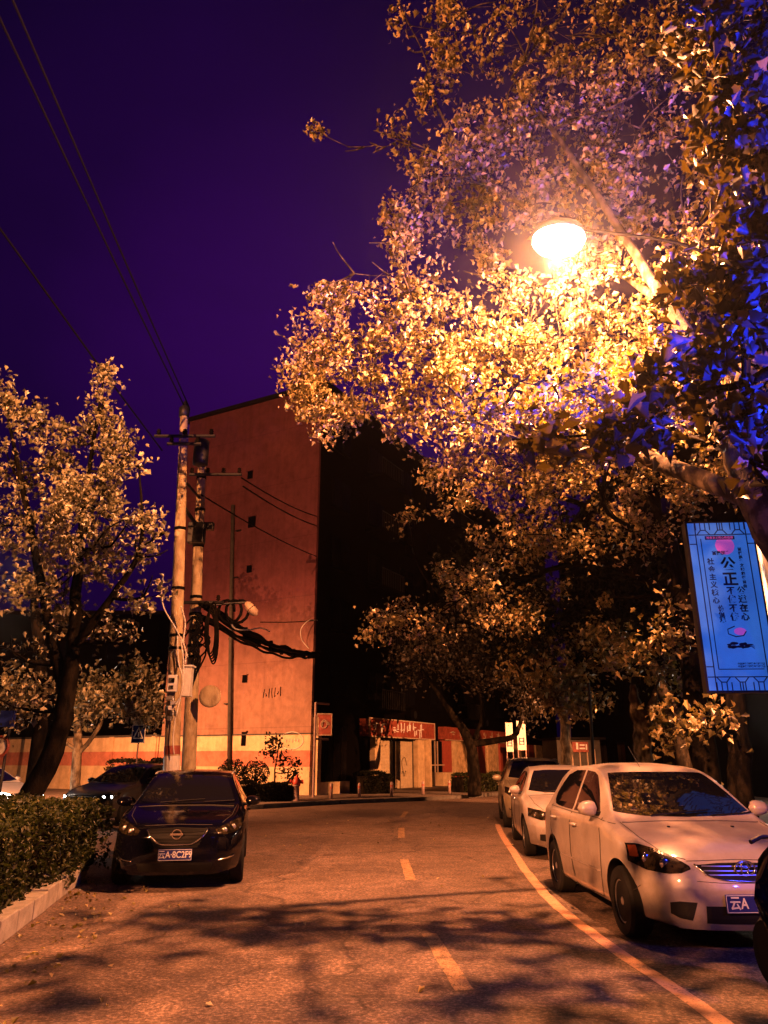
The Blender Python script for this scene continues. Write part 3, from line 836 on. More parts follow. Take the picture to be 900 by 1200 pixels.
def detail_sedan(c, root, paint, glass):
    po = c.patch_obj
    fq = lambda y, z, off: c.fr(y, z, off)
    po('windscreen', glass, root, c.tp, [(1.98, -.50), (1.93, 0), (1.98, .50)], [(1.36, -.68), (1.27, -.4), (1.23, 0), (1.27, .4), (1.36, .68)], n=24, rows=10)
    po('rear_window', glass, root, c.tp, [(3.32, -.48), (3.35, 0), (3.32, .48)], [(3.82, -.60), (3.88, 0), (3.82, .60)], n=16, rows=6)
    lit = 'lit' in root
    for sd in (1, -1):
        f = lambda a, z, off: c.sd(a, z, sd, off)
        po('door_window', glass, root, f, [(1.6, 1.0), (1.8, 1.14), (2.05, 1.29), (2.45, 1.34)], [(1.6, .97), (1.8, .95), (2.05, .95), (2.45, .95)], n=14, rows=6)
        po('door_window', glass, root, f, [(2.53, 1.34), (2.9, 1.325), (3.2, 1.26), (3.42, 1.10)], [(2.53, .95), (2.9, .955), (3.2, .97), (3.42, 1.02)], n=14, rows=6)
        s = MB()
        c.line(s, f, [(1.42, .93), (1.36, .7), (1.42, .26), (2.45, .24), (2.5, .5), (2.5, .93)])
        c.line(s, f, [(2.5, .93), (2.46, .24), (3.0, .27), (3.2, .55), (3.42, .75), (3.45, .97)])
        s.build('door_seams', 'seam', root, fix=False)
        for a, z in ((2.3, .85), (3.2, .86)):
            h = MB(); q = [c.sd(a + d, z, sd, o) for d, o in ((-.08, .006), (-.05, .035), (.05, .035), (.08, .006))]
            h.tube(q, [.014, .016, .016, .014], 8); h.build('door_handle', 'chrome', root, smooth=True)
        lit2 = 'lit2' in root  # lit2: only the reflectors glow, imitating glints
        hl = po('headlight', 'headlight_lit_glint' if lit else 'headlamp_glass', root, fq, [(sd * .46, .70), (sd * .60, .745), (sd * .78, .775)], [(sd * .46, .62), (sd * .60, .60), (sd * .79, .65)], off=.006, n=14, rows=6)
        b = MB()
        for yy in (.56, .68):
            p = c.fr(sd * yy, .675, .0); b.lathe([(.001, .014), (.024, .012), (.036, .006), (.036, 0)], p, 16, Matrix.Rotation(R(90), 3, 'Y'))
        b.build('reflector', 'headlight_lit_glint' if lit or lit2 else 'chrome', hl, smooth=True)
        po('fog_lamp', 'black_plastic', root, fq, [(sd * .5, .40), (sd * .64, .39)], [(sd * .5, .28), (sd * .64, .30)], off=.003, n=8, rows=5)
        mirror(root, c, 1.6, .97, sd, paint)
        po('tail_light', 'tail_red', root, lambda y, z, off: c.rr(y, z, off), [(sd * .45, .92), (sd * .78, .90)], [(sd * .48, .76), (sd * .80, .76)], n=10, rows=6)
    g = po('grille', 'black_plastic', root, fq, [(-.36, .70), (0, .715), (.36, .70)], [(-.32, .56), (0, .54), (.32, .56)], off=.003)
    m = MB()
    for z in (.59, .63, .67): c.line(m, fq, [(-.33, z), (.33, z)], .007, 14, .008)
    m.build('grille_bars', 'chrome', g, fix=False)
    m = MB(); c.line(m, fq, [(-.37, .705), (-.33, .56), (0, .54), (.33, .56), (.37, .705), (0, .72), (-.37, .705)], .008, 40, .008); m.build('grille_trim', 'chrome', g)
    po('lower_grille', 'black_plastic', root, fq, [(-.4, .36), (0, .365), (.4, .36)], [(-.4, .25), (0, .24), (.4, .25)], off=.003)
    s = MB()
    c.line(s, lambda a, y, off: c.tp(a, y, off), [(1.16, -.68), (1.12, 0), (1.16, .68)], .006, 24)
    for sd in (1, -1): c.line(s, lambda a, y, off: c.tp(a, y, off), [(1.16, sd * .70), (.6, sd * .66), (.3, sd * .55)], .004)
    s.build('bonnet_seam', 'seam', root, fix=False)
    w = MB()
    for y0, y1 in ((-.4, .25), (.25, .66)): c.line(w, lambda a, y, off: c.tp(a, y, off), [(1.26, y0), (1.34, y1)], .008, 12, .018)
    w.build('wiper', 'black_plastic', root, fix=False)
    plate(root, c, .45, None)

sedan = Car(4.45, 1.73, 1.45,
    top=[(0, .68), (.06, .74), (.2, .79), (.6, .875), (1.0, .94), (1.22, .98), (1.36, 1.05), (1.7, 1.25), (1.96, 1.37), (2.3, 1.43), (2.6, 1.45), (3.0, 1.43), (3.35, 1.345), (3.65, 1.17), (3.9, 1.03), (4.15, 1.01), (4.35, .98), (4.45, .9)],
    belt=[(0, .60), (.3, .76), (.8, .87), (1.3, .93), (2.5, .94), (3.5, .96), (4.1, .93), (4.45, .82)],
    wplan=[(0, .80), (.15, .88), (.45, .965), (.9, .995), (1.6, 1), (3.2, .995), (3.9, .965), (4.2, .91), (4.45, .82)],
    roof_w=.58, clear=.19, wheels=(.82, 3.40), wr=.305,
    nose=[(.15, .07), (.3, .015), (.48, 0), (.56, .02), (.66, .06), (.75, .12), (1, .16)], tail=[(.2, .05), (.5, 0), (.7, .03), (1, .1)], kn=.46)
# ------------------------------------------------------------------ ground and roads
def sheet(name, poly, z, mat, kind='structure', thick=0.0):
    m = MB()
    if thick: m.prism(poly, z - thick, z)
    else: m.add([(x, y, z) for x, y in poly], [tuple(range(len(poly)))])
    o = m.build(name, mat, fix=bool(thick)); tag(o, kind=kind); return o
sheet('ground', [(-400, -400), (400, -400), (400, 400), (-400, 400)], -.012, 'kerb_far')
sheet('road', [(-90, -60), (90, -60), (90, 100), (-90, 100)], 0, 'asphalt')
FK = [(-70, 60), (-16, 31.2), (-7.0, 26.3), (-5.6, 25.7), (-4.6, 25.9), (-1.6, 29.1), (1.7, 31.6), (5, 35.6), (14, 50), (36, 88)]
RK = [(4.45, -40), (4.45, 14), (4.8, 18), (6.2, 23), (9.5, 31), (17, 44), (40, 82)]
def inset(line, d):
    out = []
    for i, p in enumerate(line):
        a = Vector(line[max(0, i - 1)]); b = Vector(line[min(len(line) - 1, i + 1)])
        t = (b - a).normalized(); out.append((p[0] - t.y * d, p[1] + t.x * d))
    return out
def kerb(name, line, w, h, mat, stone=1.0, side=1, z=0.0):
    """row of separate kerb stones with open joints; the line is the road-side face"""
    m = MB(); pts = smooth_path([(x, y, 0) for x, y in line], 4)
    for i in range(len(pts) - 1):
        a, b = pts[i], pts[i + 1]; L = (b - a).length; n = max(1, round(L / stone)); d = (b - a).normalized()
        nn = Vector((-d.y, d.x, 0)) * side
        for k in range(n):
            p = a + (b - a) * ((k + .5) / n) + nn * w / 2
            hh = h + random.uniform(-.008, .008)
            m.box((p.x + random.uniform(-.006, .006), p.y, z + hh / 2), (L / n - .018, w, hh), math.atan2(d.y, d.x) + random.uniform(-.012, .012))
    o = m.build(name, mat, bevel=.012); tag(o, kind='structure'); return o
far_in = inset(FK, .13)
sheet('pavement', far_in + [(36, 110), (-70, 110)], .125, 'paving', thick=.12)
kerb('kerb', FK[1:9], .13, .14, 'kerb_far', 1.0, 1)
rin = inset(RK, -.13)
sheet('pavement', rin + [(90, 82), (90, -40)], .125, 'paving', thick=.12)
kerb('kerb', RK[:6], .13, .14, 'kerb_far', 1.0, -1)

LINE = [(2.14, -8), (2.12, 0), (2.1, 5.33), (1.98, 7.2), (1.93, 9.4), (2.08, 12.0), (2.28, 14.3), (2.6, 17.9), (2.86, 20.2)]
def strip(name, line, w, mat, z=.004):
    pts = smooth_path([(x, y, 0) for x, y in line], 8); a, b = [], []
    for i, p in enumerate(pts):
        t = (pts[min(i + 1, len(pts) - 1)] - pts[max(i - 1, 0)]).normalized(); nrm = Vector((-t.y, t.x, 0)) * w / 2
        jit = random.uniform(-.006, .006)
        a.append((p.x + nrm.x + jit, p.y + nrm.y, z)); b.append((p.x - nrm.x + jit, p.y - nrm.y, z))
    m = MB(); m.grid([a, b]); o = m.build(name, mat, fix=False)
    for v in o.data.polygons: pass
    return tag(o, kind='structure')
strip('road_edge_line', LINE, .13, 'line_paint')
for a, b in (((.66, 1.2), (.62, 3.6)), ((.57, 6.05), (.42, 7.85)), ((.36, 11.1), (.33, 13.3)), ((.36, 16.8), (.42, 19.2)), ((.5, 22.5), (.7, 25))):
    strip('lane_dash', [a, ((a[0] + b[0]) / 2, (a[1] + b[1]) / 2), b], .14, 'dash_paint')
# faint arrow-like bars and crossing marks in the far junction
for k in range(0):
    strip('crossing_stripe', [(-4.6 + k * .95, 21.6 + k * .15), (-4.4 + k * .95, 23.3 + k * .15), (-4.2 + k * .95, 24.9 + k * .15)], .4, 'dash_paint')

# leaves dropped on the asphalt along the kerbs
pts = []
for _ in range(420):
    r_ = random.random()
    if r_ < .45: t = random.uniform(0, 1); a = Vector((-3.0, 5.0)).lerp(Vector((-4.1, 11.3)), t); pts.append((a.x + abs(random.gauss(0, .5)), a.y, .012))
    elif r_ < .8: y = random.uniform(4, 22); pts.append((4.3 - abs(random.gauss(0, .6)), y, .012))
    else: pts.append((random.uniform(-4, 4.2), random.uniform(4, 24), .012))
fl_ = leaves_mesh('fallen_leaves', pts, .045, 'plane_leaf', None, normal_bias=(0, 0, 4)); tag(fl_, kind='stuff')

# planter on the left with kerb, soil and a clipped hedge
PK = [(-2.55, 2.2), (-3.0, 5.0), (-3.36, 7.3), (-3.75, 9.5), (-4.12, 11.3), (-4.45, 11.95), (-5.2, 12.2), (-13, 12.4)]
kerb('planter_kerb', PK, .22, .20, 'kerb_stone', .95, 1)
sheet('planter_soil', inset(PK, .2) + [(-13, 2.2)], .15, 'bark_dark', thick=.15)

def hedge(name, label, path, w, h, n, leaf, mat='hedge_leaf', z0=.12, core='shrub_leaf', cat='hedge', group=None):
    c = Vector((path[0][0], path[0][1], z0)); root = thing(name, label, cat, c, group=group)
    m = MB(); segs = []
    for a, b in zip(path[:-1], path[1:]):
        a = Vector((*a, 0)); b = Vector((*b, 0)); d = (b - a); L = d.length; t = d.normalized(); q = Vector((-t.y, t.x, 0)); segs.append((a, b, t, q, L))
    pts = []
    tot = sum(s[4] for s in segs)
    for a, b, t, q, L in segs:
        mid = (a + b) / 2
        m.box((mid.x - c.x, mid.y - c.y, h * .44), (L + w * .3, w * .8, h * .86), math.atan2(t.y, t.x))
        k = int(n * L / tot)
        for _ in range(k):
            s = random.uniform(-.1, L + .1); e = random.random()
            bumpy = .09 * math.sin(s * 3.1) + .06 * math.sin(s * 7.7 + 1) + random.gauss(0, .035)
            if e < .45: off = random.uniform(-.5, .5) * w; z = h + bumpy * .7
            else: off = (.5 if e < .75 else -.5) * w + bumpy * .6; z = random.uniform(.03, 1) * h + bumpy * .3
            p = a + t * s + q * off; pts.append((p.x - c.x, p.y - c.y, z))
    o = m.build('twigs', 'bark_dark', root)
    leaves_mesh('foliage', pts, leaf, mat, root, simple=True, droop=-.1)
    return root
hedge('hedge', 'clipped green hedge in the stone kerbed planter on the left', [(-4.05, 6.2), (-4.6, 11.5)], 1.12, .82, 17000, .055)
hedge('hedge', 'outer clipped hedge at the far left edge behind the kerbside hedge', [(-5.9, 5.9), (-6.7, 11.6)], 2.0, .80, 12000, .055)
hedge('hedge', 'end run of hedge closing the back of the left planter', [(-5.2, 11.5), (-12.5, 11.8)], .9, .86, 9000, .055)

# ------------------------------------------------------------------ corner apartment building
C0 = Vector((-3.1, 33.5, 0)); VR = math.atan2(.88, .475)
ux, vx = Vector((-.88, .475, 0)), Vector((.475, .88, 0))
def plane_pt(px, py, n, off=0.0):
    d = ray(px, py); n = Vector(n); o = Vector((0, 0, CAMH))
    t = ((C0 + n * off) - o).dot(n) / d.dot(n)
    return o + d * t
def wallw(px, py, off=0.0): return plane_pt(px, py, (-.475, -.88, 0), off)
def facw(px, py, off=0.0): return plane_pt(px, py, (.88, -.475, 0), off)
def loc(p): q = Vector(p) - C0; return Vector((q.dot(vx), q.dot(ux), q.z))
H = 19.3
B = thing('apartment_building', 'six storey corner apartment block with blank red gable wall', 'apartment block', C0, VR)
def bx(name, lo, hi, mat, parent=B, bevel=0):
    m = MB(); m.box([(a + b) / 2 for a, b in zip(lo, hi)], [b - a for a, b in zip(lo, hi)]); return m.build(name, mat, parent, bevel=bevel)
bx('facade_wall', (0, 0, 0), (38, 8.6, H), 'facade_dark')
bx('gable_wall', (-.16, -.02, 2.6), (-.002, 8.62, H), 'gable_falloff_paint')
bx('plinth', (-.20, -.04, 0), (-.003, 8.64, 2.58), 'plinth_paint')
bx('ledge', (-.23, -.05, 2.583), (-.003, 8.66, 2.64), 'kerb_far')
bx('roof', (-.3, -.45, H + .003), (38.3, 8.9, H + .22), 'roof_dark')
m = MB()
m.tube([loc(wallw(268, 925, .31)), loc(wallw(271, 700, .31)), loc(wallw(273, 592, .31))], .09, 8); m.build('drainpipe', 'kerb_far', B, smooth=True)
m = MB()
for z in (1.2, 4, 7, 10, 12.4):
    p = loc(wallw(270, 800, .1)); m.box((-.24, p.y, z), (.12, .3, .05))
m.build('pipe_bracket', 'dark_metal', B)
for px, py, w, h in ((296, 558, .30, .4), (298, 613, .42, .55), (295, 668, .26, .34), (290, 796, .26, .34), (289, 866, .26, .6)):
    p = loc(wallw(px, py)); f = bx('vent_opening', (p.x - .225, p.y - w / 2, p.z - h / 2), (p.x + .0, p.y + w / 2, p.z + h / 2), 'window_dark')
    bx('vent_hood', (p.x - .29, p.y - w / 2 - .04, p.z + h / 2 + .003), (p.x, p.y + w / 2 + .04, p.z + h / 2 + .05), 'gable_falloff_paint', f)
# oval notice and scrawled graffiti on the gable
p = loc(wallw(345, 868)); m = MB()
for rr in (1.0,):
    m.tube([Vector((-.215, p.y + .62 * math.cos(t), p.z + .36 * math.sin(t))) for t in [2 * math.pi * k / 32 for k in range(33)]], .018, 5)
for k in range(5):
    x0 = -.34 + k * .16
    m.tube([Vector((-.212, p.y - x0, p.z + .1)), Vector((-.212, p.y - x0 - .08, p.z - .08 + .04 * (k % 2))), Vector((-.212, p.y - x0 - .1, p.z + .06))], .014, 4)
m.build('oval_notice', 'sign_white', B)
p = loc(wallw(322, 812)); m = MB(); rg = random.Random(3)
for k in range(7):
    y0 = p.y + .5 - k * .16
    m.tube([Vector((-.168, y0 + rg.uniform(-.05, .05), p.z + rg.uniform(-.25, .25))) for _ in range(4)], .02, 4)
m.build('graffiti', 'window_dark', B)
# upper windows and balconies on the street facade
for fl in range(5):
    z = 4.3 + fl * 3.05
    for i in range(10):
        x = 2.0 + i * 3.6
        f = bx('window', (x - .85, -.06, z - .03), (x + .85, .0, z + 1.5), 'facade_dark')
        bx('pane', (x - .78, -.075, z + .04), (x - .03, -.063, z + 1.43), 'window_dark', f)
        bx('pane', (x + .03, -.075, z + .04), (x + .78, -.063, z + 1.43), 'window_dark', f)
        bx('sill', (x - .95, -.16, z - .12), (x + .95, -.003, z - .033), 'facade_dark', f)
        if i % 3 == 1:
            bx('balcony', (x - 1.2, -1.1, z - .55), (x + 1.2, -.004, z - .42), 'facade_dark')
            m = MB()
            for k in range(13): m.box((x - 1.18 + k * .197, -1.07, z + .02), (.02, .02, .87))
            m.box((x, -1.07, z + .47), (2.42, .05, .04)); m.build('balcony_railing', 'dark_metal', B)
        if i % 3 == 2:
            a = bx('air_conditioner', (x - .4, -.45, z - .75), (x + .4, -.1, z - .2), 'facade_dark', bevel=.02)
            m = MB(); m.lathe([(.001, 0), (.2, 0), (.2, .02), (.001, .02)], (x, -.47, z - .47), 18, Matrix.Rotation(R(90), 3, 'X')); m.build('fan_grille', 'black_plastic', a)
def fs(px): return loc(facw(px, 890)).x
# ground floor: first shop window bay, red fascia, roller shutters
bx('corner_plinth', (-.003 + .003, -.30, 0), (2.7, -.003, .62), 'plinth_paint')
bx('corner_pier', (0, -.30, .623), (.28, -.003, 3.3), 'pier_paint')
f = bx('shop_window', (.3, -.12, .66), (2.7, -.003, 3.0), 'window_dark')
m = MB()
for x in (.9, 1.55, 2.2): m.box((x, -.14, 1.8), (.06, .04, 2.3))
m.build('window_frame', 'bark_dark', f)
fa, fb = fs(421), fs(499)
s = bx('shop_fascia', (fa, -.55, 2.62), (fb, -.003, 3.42), 'sign_red')
m = MB()
for z in (2.60, 3.44): m.box(((fa + fb) / 2, -.56, z), (fb - fa + .1, .06, .06))
for x in (fa - .02, fb + .02): m.box((x, -.56, 3.02), (.06, .06, .8))
m.build('fascia_trim', 'sign_cream', s)
m = MB(); rg = random.Random(11)
for g in range(8):
    x0 = fa + .55 + g * .72
    if g in (2,): continue
    for k in range(6):
        xx = x0 + rg.uniform(-.22, .22); zz = 3.02 + rg.uniform(-.2, .2)
        if rg.random() < .5: m.box((xx, -.575, zz), (.045, .03, rg.uniform(.18, .42)))
        else: m.box((xx, -.575, zz), (rg.uniform(.15, .36), .03, .045))
m.build('fascia_lettering', 'sign_white', s)
def shutter(x0, x1, z1=2.45, mat='shutter'):
    m = MB(); n = 34; rows = []
    for i in range(n * 4 + 1):
        z = .14 + (z1 - .14) * i / (n * 4); rows.append([Vector((x0, -.05 - .018 * abs(math.sin(i * math.pi / 4)), z)), Vector((x1, -.05 - .018 * abs(math.sin(i * math.pi / 4)), z))])
    m.grid(rows); sh = m.build('roller_shutter', mat, B, fix=False)
    bx('guide_rail', (x0 - .05, -.10, .14), (x0 - .003, -.01, z1 + .05), 'dark_metal', sh)
    bx('guide_rail', (x1 + .003, -.10, .14), (x1 + .05, -.01, z1 + .05), 'dark_metal', sh)
    bx('shutter_box', (x0 - .05, -.22, z1 + .003 + .05), (x1 + .05, -.01, z1 + .14), 'bark_dark', sh)
    return sh
sa, sb, sc_ = fs(441), fs(460), fs(482)
shutter(sa, sb - .1); s2 = shutter(sb + .1, sc_)
m = MB(); px_ = (sb + sc_) / 2 + .1   # faded drawing on the second shutter
m.tube([Vector((px_ + .28 * math.cos(t) * (1 - .3 * math.sin(2 * t)), -.085, 1.25 + .4 * math.sin(t))) for t in [k * .35 for k in range(14)]], .012, 4)
m.tube([Vector((px_ - .3 + k * .06, -.085, .85 + .14 * math.sin(k * 1.1))) for k in range(9)], .012, 4)
m.build('shutter_drawing', 'bark_dark', s2)
bx('shop_pier', (sa - .65, -.28, .14), (sa - .08, -.003, 2.6), 'pier_paint')
bx('shop_pier', (sc_ + .1, -.34, .14), (sc_ + .95, -.003, 2.6), 'pier_paint')
bx('shop_pier', (sc_ + 1.02, -.6, .14), (sc_ + 1.3, -.003, 2.6), 'pier_paint')
d0 = fs(500)
f = bx('shop_door', (d0 + .1, -.15, .14), (d0 + 2.0, -.003, 2.55), 'window_dark')
m = MB()
for x in (d0 + .12, d0 + .75, d0 + 1.1, d0 + 1.98): m.box((x, -.17, 1.35), (.07, .05, 2.4))
m.box((d0 + 1.05, -.18, 1.25), (1.9, .06, .06)); m.build('door_frame', 'sign_cream', f)
m = MB(); m.box((d0 + 1.5, -.45, .5), (1.6, .5, .72)); m.build('shop_step', 'pier_paint', B, bevel=.02)
# second shop: reddish fascia and boarded, poster covered front
ga, gb = fs(514), fs(600)
s = bx('shop_fascia', (ga, -.45, 2.66), (gb, -.003, 3.36), 'sign_red')
m = MB(); m.box(((ga + gb) / 2, -.46, 2.63), (gb - ga, .06, .05)); m.build('fascia_trim', 'sign_cream', s)
m = MB()
for g in range(7):
    x0 = ga + 1.1 + g * 1.3
    for k in range(5):
        xx = x0 + rg.uniform(-.25, .25); zz = 3.0 + rg.uniform(-.18, .18)
        if rg.random() < .5: m.box((xx, -.475, zz), (.05, .03, rg.uniform(.15, .36)))
        else: m.box((xx, -.475, zz), (rg.uniform(.15, .4), .03, .05))
m.build('fascia_lettering', 'sign_cream', s)
plain('door_red', (.30, .06, .04), .6); plain('poster', (.5, .36, .2), .7, var=.5, vs=4)
x = ga + .2; k = 0
while x < gb + 8:
    w = (1.3, .5, 1.6, .7, 1.1)[k % 5]
    bx('shop_pier' if k % 2 else 'shop_shutter_panel', (x, -.2 - .12 * (k % 2), .14), (x + w - .06, -.003, 2.6), ('door_red', 'pier_paint', 'poster', 'pier_paint', 'door_red')[k % 5])
    x += w; k += 1
bx('shop_base', (d0 + 2.1, -.42, 0), (gb - 4, -.34, .7), 'door_red')

# low painted boundary wall continuing left of the building
W0 = C0 + ux * 8.75
WL = thing('boundary_wall', 'long low yellow boundary wall with a red painted stripe', 'wall', W0, VR)
m = MB(); m.box((.0, 10.5, 1.3), (.24, 20.9, 2.6)); m.build('wall_panel', 'plinth_paint', WL)
m = MB(); m.box((.0, 10.5, 2.65), (.34, 20.9, .09)); m.build('coping', 'kerb_far', WL)
m = MB()
for k in range(8): m.box((-.0, .3 + k * 2.9, 1.31), (.38, .32, 2.62))
m.build('wall_pier', 'plinth_paint', WL)

# right-hand apartment block, dark behind the trees
RB = thing('apartment_building', 'unlit dark apartment block on the right behind the street trees', 'apartment block', (15, 2, 0), 0)
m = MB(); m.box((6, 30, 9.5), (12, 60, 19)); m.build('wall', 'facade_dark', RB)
m = MB(); m.box((6, 30, 19.13), (12.7, 60.7, .25)); m.build('roof', 'roof_dark', RB)
for fl in range(6):
    for i in range(14):
        y = 3 + i * 4; z = 1.2 + fl * 3.05
        m = MB(); m.box((-.04, y, z + .75), (.07, 1.7, 1.5)); f = m.build('window', 'bark_dark', RB)
        m = MB(); m.box((-.08, y - .4, z + .75), (.012, .72, 1.36)); m.box((-.08, y + .4, z + .75), (.012, .72, 1.36)); m.build('pane', 'window_dark', f)
# small shops further up the street on the right
K = thing('kiosk', 'small street kiosk with a red and white sign beyond the parked cars', 'kiosk', P(681, 900, 44) * 1, R(10))
K.location.z = .12
for nm, c, d, mt in (('kiosk_wall', (0, 1.2, 1.25), (2.6, 2.2, 2.5), 'kerb_far'), ('roof', (0, 1.1, 2.56), (3.0, 2.8, .12), 'roof_dark'), ('counter', (0, -.05, .95), (2.2, .5, .08), 'sign_cream')):
    m = MB(); m.box(c, d); m.build(nm, mt, K)
m = MB(); m.box((0, -.08, 2.1), (.95, .1, .55)); s = m.build('kiosk_sign', 'sign_red', K)
m = MB(); m.box((-.2, -.14, 2.15), (.12, .03, .36)); m.box((.1, -.14, 2.2), (.3, .03, .08)); m.box((.1, -.14, 2.02), (.34, .03, .08)); m.box((.35, -.14, 2.1), (.08, .03, .3)); m.build('sign_lettering', 'sign_white', s)
m = MB()
for k in range(5): m.box((-.9 + k * .45, .05, 1.5), (.06, .08, .95))
m.build('window_bars', 'sign_cream', K)

# ------------------------------------------------------------------ street lamps
def street_lamp(name, label, base, head, group='street lamps'):
    base = Vector(base); head = Vector(head)
    root = thing(name, label, 'street lamp', base, group=group)
    top = Vector((base.x, base.y, head.z - .35))
    m = MB(); m.tube([(0, 0, 0), (0, 0, .5), (0, 0, .52), top - base], [.11, .11, .085, .055], 14); m.build('pole', 'grey_metal', root, smooth=True)
    m = MB(); d = head - top
    m.tube([p for p in smooth_path([top - base, top - base + Vector((d.x * .25, d.y * .25, d.z * .8)), head - base + Vector((0, 0, .16)) - Vector((d.x, d.y, 0)).normalized() * .3], 6)], .024, 8); m.build('arm', 'cable_black', root, smooth=True)
    rz = math.atan2(d.y, d.x); M = Matrix.Rotation(rz, 3, 'Z') @ Matrix.Diagonal((1.6, 1.25, 1.1))
    hm = MB(); hm.lathe([(.05, .22), (.15, .2), (.23, .12), (.26, .02), (.25, 0)], head - base, 24, M); hd = hm.build('lamp_head', 'dark_metal', root, smooth=True)
    gm = MB(); gm.lathe([(.24, -.003), (.245, -.06), (.21, -.15), (.13, -.22), (.02, -.245)], head - base, 24, M)
    gm.build('diffuser', 'lamp_diffuser', hd, smooth=True)
    return root
def plight(name, loc, col, watts, rad=.12):
    l = bpy.data.lights.new(name, 'POINT'); l.energy = watts; l.color = col; l.shadow_soft_size = rad
    o = bpy.data.objects.new(name, l); COL.objects.link(o); o.location = loc; return o
def slight(name, loc, target, col, watts, angle=120, blend=.6, rad=.15):
    l = bpy.data.lights.new(name, 'SPOT'); l.energy = watts; l.color = col; l.shadow_soft_size = rad
    l.spot_size = R(angle); l.spot_blend = blend
    o = bpy.data.objects.new(name, l); COL.objects.link(o); o.location = loc
    o.rotation_euler = (Vector(target) - Vector(loc)).to_track_quat('-Z', 'Y').to_euler(); return o
SOD = (1, .32, .105)
lamp_pole_x = P(893, 650, 9.3).x
street_lamp('street_lamp', 'lit street lamp glowing white among the leaves over the parked white car', (lamp_pole_x, 9.3, .12), LAMP + Vector((0, 0, .1)))
plight('lamp_glow', LAMP + Vector((0, 0, -.24)), SOD, W_L1, .05)
street_lamp('street_lamp', 'street lamp behind the camera on the left kerb', (-10.2, -3.5, 0), (-8.2, -3.5, 8.2))
plight('lamp_glow', (-8.2, -3.5, 7.75), SOD, W_L2, .03)
street_lamp('street_lamp', 'low lantern beyond the right edge lighting the shop fronts', (14.0, 24, .12), (12.9, 24, 4.3))
slight('lamp_glow', (12.9, 24, 3.9), (3.5, 42, -2.2), SOD, W_L3, 62, .5, .04)
street_lamp('street_lamp', 'street lamp beyond the left edge lighting the gable and boundary wall', (-15.2, 24.5, 0), (-13.9, 25, 7.2))
slight('lamp_glow', (-13.9, 25, 6.75), (-6.5, 33, -2), SOD, W_L4, 120, 1.0, .05)

# blue floodlight added outside the frame, in place of an unseen blue sign
FL = thing('standin_lamp', 'blue floodlight on a short post, added in place of an unseen blue sign', 'standin_lamp', (5.0, 3.0, .12))
m = MB(); m.tube([(0, 0, 0), (0, 0, 2.2)], .03, 8); m.build('post', 'dark_metal', FL)
m = MB(); m.box((-.08, .1, 2.3), (.3, .12, .22), R(20)); hh = m.build('housing', 'dark_metal', FL)
m = MB(); m.box((-.11, .165, 2.3), (.26, .01, .18), R(20)); m.build('lens', 'blue_lens', hh)
slight('blue_beam', (4.8, 3.25, 2.5), (3.2, 5.3, 6.5), (.008, .03, 1), W_BLUE, 82, .8, .06)
plight('blue_fill', (4.75, 3.4, 2.4), (.04, .06, 1), 260, .08)  # weak point light added to tint the bonnet blue

